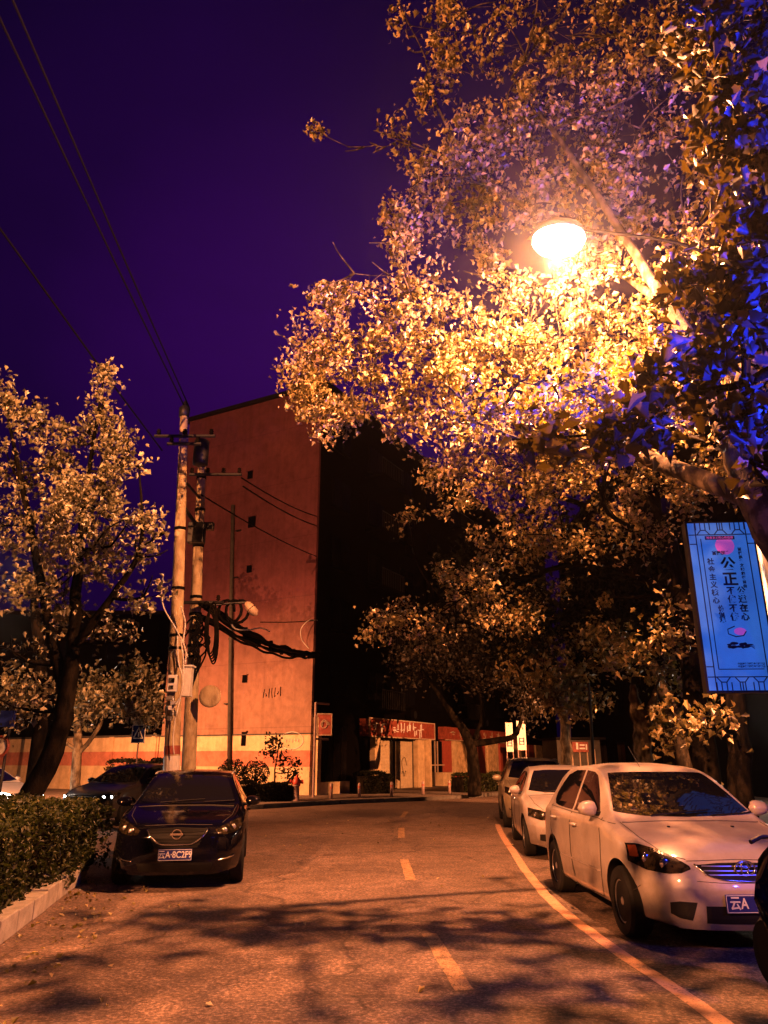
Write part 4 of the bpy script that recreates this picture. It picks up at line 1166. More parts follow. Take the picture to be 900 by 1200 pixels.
# ------------------------------------------------------------------ banner lightbox on the lamp pole
def banner():
    Y = 8.95
    a, b, c, d = P(806, 613, Y), P(880, 617, Y), P(897, 806, Y), P(832, 809, Y)
    x0, x1, z1, z0 = (a.x + d.x) / 2, (b.x + c.x) / 2 + .06, a.z, d.z
    w, h = x1 - x0, z1 - z0
    cx, cz = (x0 + x1) / 2, (z0 + z1) / 2
    root = thing('banner_sign', 'glowing blue banner lightbox with vertical black writing on the lamp pole', 'lightbox', (cx, Y, z0), R(-4))
    def b_(name, x, z, dx, dz, y, dy, mat, par=root):
        m = MB(); m.box((x, y, z), (dx, dy, dz)); return m.build(name, mat, par)
    case = b_('case', 0, h / 2, w + .05, h + .05, .07, .14, 'black_plastic')
    face = b_('face', 0, h / 2, w, h, -.005, .008, 'lightbox_face')
    # lattice frame lines
    m = MB(); fy = -.011
    def ln(xa, za, xb, zb, t=.012):
        L = math.hypot(xb - xa, zb - za); an = math.atan2(zb - za, xb - xa)
        m.box(((xa + xb) / 2, fy, (za + zb) / 2), (L, .003, t), ax=Matrix.Rotation(-an, 3, 'Y'))
    hw = w / 2
    bt, bs = .155, .085
    ln(-hw, bt, hw, bt); ln(-hw, h - bt, hw, h - bt); ln(-hw + bs, 0, -hw + bs, h); ln(hw - bs, 0, hw - bs, h)
    ln(-hw, bt + .12, -hw + bs, bt + .12); ln(-hw, h - bt - .12, -hw + bs, h - bt - .12)
    ln(hw, bt + .12, hw - bs, bt + .12); ln(hw, h - bt - .12, hw - bs, h - bt - .12)
    for zb, sg in ((0, 1), (h, -1)):
        for t in (.12, .34, .5, .66, .88):
            x = -hw + w * t; ln(x, zb, x, zb + sg * bt * .6)
        for t in (.23, .5, .77):
            x = -hw + w * t; q = zb + sg * bt
            ln(x - .08, q, x - .03, q - sg * .06); ln(x + .08, q, x + .03, q - sg * .06); ln(x - .03, q - sg * .06, x + .03, q - sg * .06)
            ln(x - .03, q - sg * .06, x - .03, zb); ln(x + .03, q - sg * .06, x + .03, zb)
    m.build('lattice_border', 'ink', face)
    m = MB()
    for (xa, za, xb, zb) in ((-hw + .14, bt + .09, hw - .12, bt + .09), (-hw + .14, bt + .09, -hw + .14, h - bt - .05)):
        ln(xa, za, xb, zb, .010)
    m.build('inner_rule', 'ink', face)
    M = lambda x, z: frame_m((x, -.0115, z), (1, 0, 0), (0, 0, 1))
    disc = MB(); disc.lathe([(.001, 0), (.115, 0), (.115, .002), (.001, .002)], (.03, -.010, h * .855), 32, Matrix.Rotation(R(90), 3, 'X')); disc.build('pink_moon', 'lightbox_pink', face)
    m = MB(); m.box((-.02, -.0135, h * .905), (.36, .003, .048)); bb = m.build('title_bar', 'ink', face)
    text_part('title_lettering', '社会主义核心价值观', .036, 'lightbox_pink', bb, frame_m((-.02, -.0155, h * .904), (1, 0, 0), (0, 0, 1)), .0005)
    text_part('subtitle_lettering', '富强民主', .055, 'ink', face, M(-.03, h * .808), .0008, bold=.002)
    def col(txt, x, z, size, gap, bold=.0):
        for k, chh in enumerate(txt): text_part('lettering', chh, size * 1.12, 'ink', face, M(x + k * .0, z - k * gap), .0008, bold=bold + .0015)
    col('公正', .035, h * .735, .165, .19, .004)
    col('不偏不倚', .02, h * .575, .09, .108, .002)
    col('公道在心', .145, h * .575, .09, .108, .002)
    col('社会主义核心', -.17, h * .755, .075, .098, .001)
    col('价值观', -.125, h * .755 - 6 * .098, .065, .07, .001)
    col('富强民主文明和谐自由', .20, h * .83, .040, .052, .001)
    # leaf shaped fan, ink wash rocks and the small print
    m = MB(); m.tube([(.03 + .10 * math.cos(t) * (1 if math.cos(t) > 0 else 1.25), -.012, h * .335 + .065 * math.sin(t)) for t in [2 * math.pi * k / 7 for k in range(2, 8)]], .007, 5); m.build('fan_outline', 'ink', face)
    m = MB(); m.lathe([(.001, 0), (.072, 0), (.072, .002), (.001, .002)], (.06, -.0105, h * .335), 24, Matrix.Rotation(R(90), 3, 'X') @ Matrix.Diagonal((1, .62, 1))); m.build('pink_leaf', 'lightbox_pink', face)
    m = MB(); rg = random.Random(5)
    for k in range(16):
        m.lathe([(.001, 0), (1, 0), (1, .001), (.001, .001)], (-.09 + .25 * rg.random(), -.0112, h * .255 + rg.uniform(-.03, .025)), 10, Matrix.Rotation(R(90), 3, 'X') @ Matrix.Diagonal((rg.uniform(.02, .05), rg.uniform(.008, .02), 1)))
    for k in range(4): ln(.1 + k * .02, h * .26 - k * .008, .2, h * .25 - k * .012, .004)
    m.build('ink_landscape', 'ink', face)
    for k in range(2): text_part('small_print', '公正法治爱国敬业诚信友善', .026, 'ink', face, M(.13, h * .148 - k * .032), .0005, bold=.0015)
    m = MB()
    for z in (h * .1, h * .9): m.tube([(hw + .0, .09, z), (lamp_pole_x - cx, .35, z)], .018, 8)
    m.build('bracket', 'dark_metal', root)
banner()
# ------------------------------------------------------------------ utility poles, wires
def lineext(a, b, z):
    t = (z - a.z) / (b.z - a.z); return a.lerp(b, t)
def upole(label, pa, pb, r0, r1):
    base = lineext(pa, pb, 0); top = pb
    root = thing('utility_pole', label, 'utility pole', base, group='concrete utility poles')
    m = MB(); n = 14; m.tube([(top - base) * (k / n) for k in range(n + 1)], list(np.linspace(r0, r1, n + 1)), 16); pl = m.build('shaft', 'concrete_pole', root, smooth=True)
    return root, base, top
def along(base, top, px, py, Y, out=0.0):
    return P(px, py, Y) + Vector((0, -out, 0))
p1, b1, t1 = upole('front concrete utility pole carrying meter boxes and a red band', P(201, 900, 17), P(216, 484, 17), .185, .10)
p2, b2, t2 = upole('rear concrete utility pole strapped with black cable loops', P(221, 900, 18.6), P(238, 515, 18.6), .185, .10)
def onpole(b, t, py):
    """point of the pole axis seen at image height py"""
    lo, hi = 0.0, 1.0
    for _ in range(40):
        mid = (lo + hi) / 2
        if PX(b.lerp(t, mid))[1] > py: lo = mid
        else: hi = mid
    return b.lerp(t, lo)
def rad_at(b, t, p): return .185 + (.10 - .185) * (p.z / t.z)
# painted bottom, red and white bands on pole 1
def collar(b, t, pya, pyb, mat, name, root, ex=.006):
    a, c = onpole(b, t, pya), onpole(b, t, pyb); m = MB()
    m.tube([a - b, c - b], [rad_at(b, t, a) + ex, rad_at(b, t, c) + ex], 16); return m.build(name, mat, root, smooth=False)
collar(b1, t1, 960, 886, 'cable_white', 'painted_base', p1)
collar(b1, t1, 884, 874, 'sign_red', 'red_band', p1, .008)
for py in (560, 598, 640, 700, 720, 740, 757, 770): collar(b2, t2, py + 1.6, py - 1.6, 'cable_black', 'strap', p2, .02)
for py in (620, 690, 745, 760): collar(b1, t1, py + 1.6, py - 1.6, 'cable_black', 'strap', p1, .02)
def crossarm(root, b, t, py, lpx, rpx, Y, mat='dark_metal', ins=3, dy=0):
    a = P(lpx, py, Y - .15); c = P(rpx, py + dy, Y - .15); m = MB(); m.tube([a - b, c - b], .045, 6); x = m.build('crossarm', mat, root)
    for i in range(ins):
        k = MB(); q = a.lerp(c, (i + .15) / (ins - .7)) - b
        k.lathe([(.02, 0), (.02, .06), (.06, .07), (.035, .1), (.06, .12), (.035, .15), (.05, .17), (.001, .2)], q, 12)
        k.build('insulator', 'bark_dark', x, smooth=True)
crossarm(p1, b1, t1, 511, 181, 252, 17, ins=3)
crossarm(p1, b1, t1, 520, 196, 236, 17, ins=2)
crossarm(p2, b2, t2, 556, 222, 283, 18.6, ins=4)
crossarm(p2, b2, t2, 706, 205, 262, 18.6, ins=2)
m = MB(); c = onpole(b2, t2, 540) - b2
m.lathe([(.16, -.35), (.2, -.33), (.2, .33), (.16, .36), (.05, .42)], c + Vector((.02, -.25, .12)), 16); m.build('transformer', 'dark_metal', p2, smooth=True)
m = MB(); m.lathe([(.13, -.12), (.14, .12), (.07, .2), (.03, .33)], t1 - b1 + Vector((0, 0, .0)), 12); m.build('pole_cap', 'dark_metal', p1, smooth=True)
m = MB(); q = onpole(b2, t2, 628) - b2; m.box(q + Vector((.0, -.24, 0)), (.42, .28, .55)); m.box(q + Vector((.3, -.2, .2)), (.25, .15, .2)); m.build('junction_box', 'dark_metal', p2, bevel=.02)
m = MB(); a = onpole(b1, t1, 590) - b1; e = onpole(b2, t2, 620) - b1; m.tube([a, e], .05, 6); m.tube([onpole(b1, t1, 560) - b1, onpole(b2, t2, 585) - b1], .035, 6); m.build('brace', 'dark_metal', p1)
# boxes on pole 1
def pbox(root, b, t, px, py, w, h, Y, mat, name, dep=.2):
    q = P(px, py, Y) - b; m = MB(); m.box(q, (w, dep, h)); return m.build(name, mat, root, bevel=.015)
mb_ = pbox(p1, b1, t1, 202.5, 801, .19, .36, 16.65, 'box_white', 'meter_box')
q = P(202.5, 801, 16.65) - b1
m = MB(); m.box(q + Vector((0, -.108, .06)), (.12, .02, .1)); m.box(q + Vector((0, -.108, -.09)), (.09, .02, .08)); m.build('meter_window', 'window_dark', mb_)
wb = pbox(p1, b1, t1, 219, 799, .22, .66, 17.3, 'box_white', 'service_box', .26)
q = P(219, 799, 17.3) - b1; m = MB(); m.box(q + Vector((0, -.0, .345)), (.29, .34, .035)); m.build('box_lid', 'box_white', wb)
m = MB()
for k in range(5):
    q = P(199 + (k % 2) * 4, 818 + k * 6, 16.7) - b1; m.box(q, (.16 - .02 * k, .1, .09), .3 * k)
m.build('switch_gear', 'grey_metal', p1, bevel=.01)
m = MB(); qq = P(246, 816, 18.1) - b2   # round convex disc behind the second pole
m.lathe([(.001, .02), (.18, .012), (.26, 0), (.26, -.02), (.001, -.02)], qq, 28, Matrix.Rotation(R(90), 3, 'X')); m.build('round_disc', 'concrete_pole', p2, smooth=True)
# white and black risers down the poles
def wire(name, label, pts, r, mat='cable_black', cat='cable', group=None, parent=None, n=10, sag=0.0):
    base = Vector(pts[0]); m = MB(); P_ = [Vector(p) for p in pts]
    if sag and len(P_) == 2:
        a, c = P_; P_ = [a.lerp(c, k / n) - Vector((0, 0, 4 * sag * (k / n) * (1 - k / n))) for k in range(n + 1)]
    else: P_ = smooth_path(P_, 6)
    m.tube([p - base for p in P_], r, 6)
    if parent:
        o = m.build(name, mat, parent, smooth=True, fix=False); o.location = base - parent.location; return o
    o = m.build(name, mat, smooth=True, fix=False); o.location = base; tag(o, label, cat, group); return o
YA = 16.7
for pts in ([(189, 690), (192, 712), (205, 735), (217, 760), (217, 778)], [(212, 710), (217, 730), (215, 752), (220, 770)], [(208, 745), (209, 775), (214, 800), (206, 840)], [(212, 750), (215, 778), (213, 812), (205, 826)]):
    wire('riser_cable', None, [P(x, y, YA - .1) for x, y in pts], .018, 'cable_white', parent=p1)
wire('green_cable', None, [P(x, y, YA) for x, y in [(203, 818), (205, 840), (203, 866), (204, 884)]], .012, 'box_white', parent=p1)
rg = random.Random(21)
for k in range(9):
    x0 = 232 + rg.uniform(-6, 8); pts = [(x0, 722)]
    for j in range(4): pts.append((x0 + rg.uniform(-12, 12) - j * 1, 735 + j * 13 + rg.uniform(-4, 4)))
    pts.append((222 + rg.uniform(-3, 3), 805))
    wire('cable_loop', None, [P(x, y, 18.25) for x, y in pts], .022, 'cable_black', parent=p2)
for k in range(5):   # coil of slack hanging between the poles
    wire('slack_coil', None, [P(246 + 6 * math.cos(t) + k, 742 + (24 + 3 * k) * math.sin(t), 18.1) for t in [i * .6 for i in range(12)]], .02, 'cable_black' if k % 2 else 'bark_dark', parent=p2)

# overhead wires
behind = Vector((-4.3, -14, 10.3))
for k, (a, e, lab) in enumerate(((P(216, 476, 17), P(0, 22, 6.6), 'left of the two thin wires rising over the street to the pole top'), (P(222, 478, 17.2), P(0, 75, 7.2) + Vector((.35, 0, .35)), 'right of the two thin wires rising over the street to the pole top'), (P(190, 528, 17), P(0, 268, 9.5), 'lower thin wire crossing the dark sky left of the poles'))):
    d = (e - a); far = a + d * (22 / d.length)
    wire('overhead_wire', lab, [a, a.lerp(e, .5) - Vector((0, 0, .03)), e, far + Vector((0, 0, .1))], .016 if k < 2 else .018, 'cable_black', 'wire', 'overhead wires')
for a, e, r, lab in (((283, 560, 18.4), (371, 605), .022, 'upper black wire from the crossarm to the gable edge'), ((285, 570, 18.4), (371, 616), .024, 'middle black wire from the crossarm to the gable edge'), ((236, 580, 18.4), (371, 652), .022, 'lowest single wire slanting down across the red gable')):
    wire('service_wire', lab, [P(*a), wallw(*e, .1)], r, 'cable_black', 'wire', 'service wires to the gable', sag=.12)
# thick bundle to the building
A0 = P(238, 712, 18.3); E0 = wallw(373, 767, .12)
base = A0; bun = thing('cable_bundle', 'thick sagging bundle of black cables between the poles and the gable', 'cable bundle', A0)
m = MB(); rg = random.Random(9)
for k in range(9):
    o1 = Vector((rg.uniform(-.16, .16), rg.uniform(-.2, .2), rg.uniform(-.28, .28)))
    pts = []
    for i in range(13):
        t = i / 12; p = A0.lerp(E0, t) - Vector((0, 0, 1.2 * 4 * t * (1 - t) * .3)) + o1 * (1 - t * .75) + Vector((rg.gauss(0, .03), rg.gauss(0, .03), rg.gauss(0, .035)))
        pts.append(p - A0)
    m.tube(smooth_path(pts, 3), rg.uniform(.04, .07), 6)
m.build('cables', 'cable_black', bun, smooth=True, fix=False)
m = MB(); pts = [P(x, y, 19.5 + (x - 260) * .06) - A0 for x, y in [(258, 716), (268, 727), (276, 737), (292, 738), (306, 736), (316, 740)]]; m.tube(smooth_path(pts, 5), .022, 6); m.build('pale_cable', 'cable_white', bun, smooth=True)
for t in (.25, .35, .45, .55, .68, .8):
    m = MB(); p = A0.lerp(E0, t) - Vector((0, 0, 1.44 * t * (1 - t))) - A0; m.tube([p + Vector((-.05, 0, 0)), p + Vector((.05, 0, -.0))], .24 - .12 * t, 10, cap=False)
    m.build('tie', 'bark_dark', bun)
m = MB(); c = A0.lerp(E0, .05) - A0
m.tube([c + Vector((.25 * math.cos(t) + .3 + .03 * t, 0, .3 * math.sin(t))) for t in [k * .5 for k in range(30)]], .04, 6); m.build('cable_coil', 'cable_black', bun, smooth=True)
wire('service_wire', 'curled pale wire looping at the right edge of the gable', [wallw(372, 727, .1), wallw(362, 727, .5), wallw(353, 737, .6), wallw(354, 750, .4), wallw(362, 760, .15)], .02, 'cable_white', 'wire', 'service wires to the gable')
wire('service_wire', 'thin horizontal cable clipped across the middle of the gable', [wallw(305, 729, .22), wallw(340, 729, .2), wallw(371, 727, .2)], .02, 'bark_dark', 'wire', 'service wires to the gable')
# small luminaire hanging off the bundle
lm = thing('lamp_head', 'small unlit pale lamp head held out from the rear pole', 'lamp', P(294, 713, 19.0))
c, d = P(288, 706, 19) - lm.location, P(301, 721, 19) - lm.location
m = MB(); m.tube([c, c.lerp(d, .15), c.lerp(d, .5), c.lerp(d, .85), d], [.04, .10, .12, .10, .03], 12); m.build('shell', 'sign_cream', lm, smooth=True)
m = MB(); mid = c.lerp(d, .5); m.tube([c.lerp(d, .48), c.lerp(d, .52)], .13, 12); m.build('band', 'dark_metal', lm)
m = MB(); m.tube(smooth_path([c, Vector((-.7, -.1, .1)), onpole(b2, t2, 712) - lm.location], 4), .03, 6); m.build('arm', 'dark_metal', lm)

# ------------------------------------------------------------------ small street things by the gable
sq = thing('square_sign', 'small square dark red sign with a pale swirl emblem by the building corner', 'sign', facw(380, 868, .5), 0)
p = facw(380, 849, .5) - sq.location
m = MB(); m.box(p, (.62, .06, .88)); f = m.build('panel', 'sign_red', sq)
m = MB()
for dx, dz, a, b in ((0, .44, .66, .04), (0, -.44, .66, .04), (.32, 0, .04, .9), (-.32, 0, .04, .9)): m.box(p + Vector((dx, -.035, dz)), (a, .04, b))
m.build('frame', 'sign_cream', f)
m = MB(); m.tube([p + Vector((.17 * math.cos(t) * (1 - t * .05), -.045, .2 * math.sin(t) * (1 - t * .05))) for t in [k * .4 for k in range(26)]], .022, 5); m.tube([p + Vector((.14, -.045, .0)), p + Vector((.24, -.045, -.02)), p + Vector((.2, -.045, .1))], .018, 5); m.build('emblem', 'sign_cream', f)
m = MB(); m.box(p + Vector((-.1, .3, .2)), (.05, .6, .05)); m.build('bracket', 'dark_metal', sq)
pp = P(367, 935, 31.6); pp.z = .125
po_ = thing('vent_post', 'tall thin pale post with a square hoop beside the gable corner', 'post', pp)
hgt = P(367, 823, 31.6).z - .125
m = MB(); m.tube([(0, 0, 0), (0, 0, hgt)], .055, 10); m.build('post', 'bollard_paint', po_)
m = MB(); m.tube([(0, 0, hgt - .03), (.5, .7, hgt - .03)], .04, 8); m.tube([(.0, 0, hgt - 1.45), (.5, .7, hgt - 1.45)], .04, 8); m.build('hoop', 'bollard_paint', po_)
for i, (px, Y, lab) in enumerate(((388, 30.2, 'leftmost short white bollard, below the square red sign'), (421, 31.2, 'short white bollard at the left end of the red shop fascia'), (459, 32.4, 'short white bollard in front of the roller shutters'), (496, 33.6, 'short white bollard at the right end of the red shop fascia'), (527, 34.9, 'rightmost short bollard, left of the fork tree'))):
    p = P(px, 937, Y); p.z = .125
    r_ = thing('bollard', lab, 'bollard', p, group='bollards along the far pavement')
    m = MB(); m.lathe([(.06, 0), (.06, .5), (.045, .545), (.001, .56)], n=14); m.build('post', 'bollard_paint', r_, smooth=True)
    m = MB(); m.lathe([(.063, .36), (.063, .44)], n=14); m.build('red_band', 'sign_red', r_)
    m = MB(); m.lathe([(.09, 0), (.09, .015), (.06, .02)], n=14); m.build('base_plate', 'dark_metal', r_)
p = P(347, 935, 28.6); p.z = .125
hy = thing('fire_hydrant', 'red topped fire hydrant standing on the pavement by the low hedge', 'hydrant', p)
m = MB(); m.lathe([(.16, 0), (.16, .04), (.11, .05), (.11, .5), (.14, .52), (.14, .56)], n=18); m.build('barrel', 'bollard_paint', hy, smooth=True)
m = MB(); m.lathe([(.145, .561), (.145, .62), (.13, .72), (.08, .8), (.03, .83), (.03, .9), (.001, .9)], n=18); m.build('bonnet', 'hydrant_red', hy, smooth=True)
for sd in (-1, 1):
    m = MB(); m.lathe([(.06, 0), (.06, .1), (.075, .1), (.075, .14), (.001, .14)], (sd * .1, 0, .66), 12, Matrix.Rotation(R(90 * sd), 3, 'Y')); m.build('outlet_cap', 'hydrant_red', hy)

# dark shrubs in front of the gable
def ball(px, py, Y, r, lab, n=1600, leaf=.07):
    c = P(px, py, Y); base = Vector((c.x, c.y, .125))
    root = thing('ball_shrub', lab, 'shrub', base, group='round shrubs by the gable')
    m = MB(); m.tube([(0, 0, 0), (0, 0, c.z - .125)], .04, 6)
    for k in range(9):
        a = k * .7; m.tube([(0, 0, c.z - .4), (r * .6 * math.cos(a), r * .6 * math.sin(a), c.z - .1 + .2 * math.sin(k))], .015, 4)
    m.build('stem', 'bark_dark', root)
    d = RNG.normal(size=(n, 3)); d /= np.linalg.norm(d, axis=1)[:, None]; d *= (r * (1 - .5 * RNG.random(n) ** 3) * (1 + .06 * np.sin(7 * d[:, 0] + 5 * d[:, 2])))[:, None]; d[:, 2] += c.z - .125
    leaves_mesh('foliage', d, leaf, 'shrub_leaf', root, simple=True)
ball(272, 907, 28.6, .52, 'left one of the two dark round shrubs by the gable')
ball(299, 908, 29.0, .50, 'right one of the two dark round shrubs by the gable')
hedge('low_hedge', 'low dark hedge under the round shrubs by the gable', [(P(262, 930, 28).x, 28.2), (P(338, 930, 28.6).x, 28.9)], .8, .62, 5000, .07, 'shrub_leaf', cat='hedge')
hedge('low_hedge', 'dark hedge in front of the boundary wall left of the poles', [(P(120, 900, 29).x, 30.5), (P(190, 900, 29).x, 29.2)], .9, 1.35, 4500, .08, 'shrub_leaf', cat='hedge')
hedge('low_hedge', 'dark bush under the red fascia in front of the shutters', [(P(422, 925, 34).x, 34.6), (P(452, 925, 34).x, 35.4)], .9, .85, 3000, .08, 'shrub_leaf', cat='bush')
hedge('low_hedge', 'low hedge with lit top left of the parked cars', [(P(542, 925, 35).x, 36.4), (P(592, 925, 36).x, 38.0)], .9, .75, 4500, .08, 'hedge_leaf', cat='hedge')
hedge('low_hedge', 'row of low leafy plants on the right pavement behind the white car', [(5.4, 13.5), (6.2, 19.5)], .8, .9, 4500, .09, 'pale_leaf', cat='hedge')

# two upright white banners
for px0, px1, py0, py1, Y, lab in ((592, 602, 847, 881, 34, 'left one of the two upright white boards beyond the parked cars'), (605, 617, 845, 879, 33, 'right one of the two upright white boards beyond the parked cars')):
    a, b = P(px0, py0, Y), P(px1, py1, Y); base = Vector(((a.x + b.x) / 2, Y, .125))
    r_ = thing('banner_board', lab, 'board', base, group='upright white boards')
    w, h = b.x - a.x, a.z - b.z
    m = MB(); m.box((0, 0, b.z + h / 2 - .125), (w, .05, h)); f = m.build('board', 'sign_white', r_)
    m = MB(); z0 = b.z + h * .3 - .125
    for dz, ww in ((.12, .2), (0, .24), (-.12, .2)): m.box((0, -.03, z0 + dz), (ww * w / .45, .012, .03))
    for dx in (-.09, .09): m.box((dx, -.031, z0), (.03, .014, .3))
    m.build('lettering', 'ink', f)
    m = MB()
    for dx in (-w / 2 + .02, w / 2 - .02): m.tube([(dx, .04, 0), (dx, .04, a.z - .1)], .025, 6)
    m.build('leg', 'bollard_paint', r_)

# road signs on the left
p = P(158, 905, 22); base = Vector((p.x, 22, 0))
r_ = thing('crossing_sign', 'small dark square sign with a white triangle on a thin post', 'road sign', base)
c = P(160, 860, 22); z = c.z
m = MB(); m.tube([(0, .05, 0), (0, .05, z + .25)], .022, 8); m.build('post', 'bollard_paint', r_)
m = MB(); m.box((0, 0, z), (.36, .03, .48)); f = m.build('panel', 'ink', r_)
m = MB(); m.tube([(-.13, -.02, z - .12), (.13, -.02, z - .12), (0, -.02, z + .16), (-.13, -.02, z - .12)], .022, 5); m.box((.01, -.02, z - .02), (.03, .02, .12)); m.build('triangle', 'sign_white', f)
m = MB()
for dx, dz, a, b in ((0, .24, .38, .02), (0, -.24, .38, .02), (.18, 0, .02, .5), (-.18, 0, .02, .5)): m.box((dx, -.012, z + dz), (a, .03, b))
m.build('frame', 'sign_white', f)
c = P(-1, 875, 15); base = Vector((c.x, 15, 0))
r_ = thing('round_sign', 'red ringed round sign with a small blue panel at the left edge', 'road sign', base)
m = MB(); m.tube([(.12, .05, 0), (.12, .05, c.z + .9)], .028, 8); m.build('post', 'dark_metal', r_)
m = MB(); m.lathe([(.001, 0), (.2, 0), (.2, .015), (.001, .015)], (0, 0, c.z), 28, Matrix.Rotation(R(90), 3, 'X')); f = m.build('disc', 'sign_white', r_)
m = MB(); m.tube([(.185 * math.cos(t), -.02, c.z + .185 * math.sin(t)) for t in [2 * math.pi * k / 28 for k in range(29)]], .03, 6); m.build('red_ring', 'sign_red', f)
m = MB(); m.box((.08, 0, c.z + .52), (.3, .03, .3)); m.build('blue_panel', 'sign_blue', r_)

# ------------------------------------------------------------------ cars
build_car('parked_car', 'white compact saloon parked nearest on the right with a blue plate', compact, 'white_paint', (3.02, 9.1, 0), (.03, -1), 'parked cars', detail=detail_compact).scale = (1.04, 1.04, 1.01)
build_car('parked_car', 'white saloon parked directly behind the nearest white car', sedan, 'white_paint', (3.37, 15.15, 0), (-.09, -1), 'parked cars', detail=detail_sedan)
build_car('parked_car', 'dark gold car farthest up the right hand row', suv, 'gold_paint', (3.92, 20.6, 0), (-.11, -1), 'parked cars', detail=detail_suv)
build_car('parked_car', 'black crossover facing the camera on the left of the road', suv, 'black_paint', (-2.93, 12.2, 0), (.16, -1), 'parked cars', detail=detail_suv).scale = (.98, .93, .875)

sedan.me = sedan.me
_pt = Vector((P(46, 935, 21).x, 21, 0))
o = None
def lit_detail(c, root, paint, glass):
    root['lit'] = 1; detail_sedan(c, root, paint, glass); del root['lit']
def glint_detail(c, root, paint, glass):  # glowing reflectors imitate glints in this car's headlights
    root['lit2'] = 1; detail_sedan(c, root, paint, glass); del root['lit2']
build_car('parked_car', 'dark car with a dewy roof half hidden behind the black crossover', sedan, 'silver_paint', (-6.75, 21.4, 0), (-.30, -1), 'parked cars', detail=glint_detail)
build_car('parked_car', 'white car with headlights on at the left edge behind the hedge', sedan, 'ivory_paint', (_pt.x - 2.15, 21.6, 0), (1, -.45), 'parked cars', detail=lit_detail)
hd_ = Vector((1, -.45, 0)).normalized()
_c = Vector((_pt.x - 2.15, 21.6, .68)) + hd_ * 2.35 
slight('headlight_beam', _c + Vector((.1, -.3, 0)), _c + hd_ * 10 - Vector((0, 0, 1)), (1, .9, .8), 150, 60, .5, .05)

# ------------------------------------------------------------------ scooter at the right edge
def scooter():
    c = P(935, 1040, 4.75) + Vector((.42, 0, 0)); c.x += .02; root = thing('motor_scooter', 'black motor scooter with a rounded top box at the right edge', 'scooter', (c.x, 4.75, 0), R(2))
    for y, r in ((.0, .24), (1.25, .24)):
        w = thing('wheel', None, None, (0, y, r)); w.parent = root; Mx = Matrix.Rotation(R(90), 3, 'Y')
        m = MB(); m.lathe([(.15, -.05), (.21, -.055), (.24, -.02), (.24, .02), (.21, .055), (.15, .05)], n=28, M=Mx); m.build('tyre', 'rubber', w)
        m = MB(); m.lathe([(.001, -.03), (.148, -.045), (.148, .045), (.001, .03)], n=20, M=Mx); m.build('rim', 'rim_metal', w)
    m = MB(); n = 14; rows = []
    for i, (y, z, rx, rz) in enumerate([(-.3, .62, .05, .05), (-.2, .6, .15, .12), (0, .58, .2, .18), (.3, .52, .2, .2), (.45, .42, .17, .16), (.5, .34, .16, .07), (.8, .33, .17, .06), (.95, .45, .19, .16), (1.05, .62, .2, .2), (1.02, .82, .16, .14), (.98, .95, .07, .06)]):
        rows.append([Vector((rx * math.cos(2 * math.pi * k / n), y, z + rz * math.sin(2 * math.pi * k / n))) for k in range(n + 1)])
    m.grid(rows); m.build('body', 'black_paint', root, smooth=True)
    m = MB(); rows = []
    for y, z, rx, rz in [(-.22, .76, .06, .03), (-.15, .79, .14, .05), (.1, .79, .15, .06), (.35, .76, .13, .05), (.45, .73, .05, .03)]:
        rows.append([Vector((rx * math.cos(2 * math.pi * k / n), y, z + rz * math.sin(2 * math.pi * k / n))) for k in range(n + 1)])
    m.grid(rows); m.build('seat', 'seat_black', root, smooth=True)
    m = MB(); m.box((0, -.28, 1.0), (.42, .36, .32)); tb = m.build('top_box', 'black_plastic', root, bevel=.08)
    m = MB(); m.box((-.14, -.463, .93), (.06, .01, .03)); m.box((.14, -.463, .93), (.06, .01, .03)); m.build('reflector', 'tail_red', tb)
    m = MB(); m.tube([(-.22, .94, 1.0), (-.12, .98, 1.03), (.15, .98, 1.03), (.34, .9, 1.0)], .016, 8); m.build('handlebar', 'dark_metal', root)
    for sd in (1,):
        m = MB(); m.tube([(sd * .25, .94, 1.02), (sd * .3, .93, 1.2)], .008, 6); m.lathe([(.001, .01), (.05, .008), (.06, 0), (.05, -.03), (.001, -.035)], (sd * .31, .92, 1.24), 16, Matrix.Rotation(R(90), 3, 'X')); m.build('mirror', 'black_plastic', root)
    m = MB(); m.lathe([(.001, 0), (.05, .0), (.05, .03), (.001, .04)], (0, -.33, .68), 14, Matrix.Rotation(R(90), 3, 'X')); m.build('tail_light', 'tail_red', root)
    m = MB(); m.tube([(-.12, .3, .3), (-.24, .32, .02)], .012, 6); m.build('stand', 'dark_metal', root)
scooter()

# ------------------------------------------------------------------ trees
def PB(px, py, Y, r, nc, nl, st=.8): return (P(px, py, Y), r, nc, nl, st)
tot = 0
def clearA(p):
    x, y = PX(p)
    if min(math.hypot(x - 372, y - 152), math.hypot(x - 408, y - 172)) < 16: return True
    return not lamp_clear(p, p[1], 31 if p[1] < 9.9 else 12) and (Vector(p) - LAMP).length > .6 and not (PX(p)[0] > 790 and 600 < PX(p)[1] < 830 and p[1] < 9.4) and not (300 < PX(p)[0] < 500 and PX(p)[1] < 330 and PX(p)[0] < 425 + 30 * math.sin(PX(p)[1] * .045))
D = 31
SPOTS = ((190, 1075, .9, 3), (260, 1082, .9, 3), (330, 1075, 1.0, 4), (400, 1090, .9, 4), (470, 1082, 1.0, 4), (540, 1092, .9, 4), (600, 1078, .8, 3), (400, 1185, .7, 3), (330, 1195, .5, 2), (60, 1140, .8, 3), (120, 1165, .6, 2), (640, 1150, .8, 4), (580, 1030, .9, 2), (690, 1180, .9, 5), (760, 1190, 1.2, 9), (820, 1130, 1.6, 12), (880, 1150, 1.0, 5), (560, 1190, .6, 1), (240, 1120, .6, 1))  # road spots to darken with leaf clumps set on the lamp rays
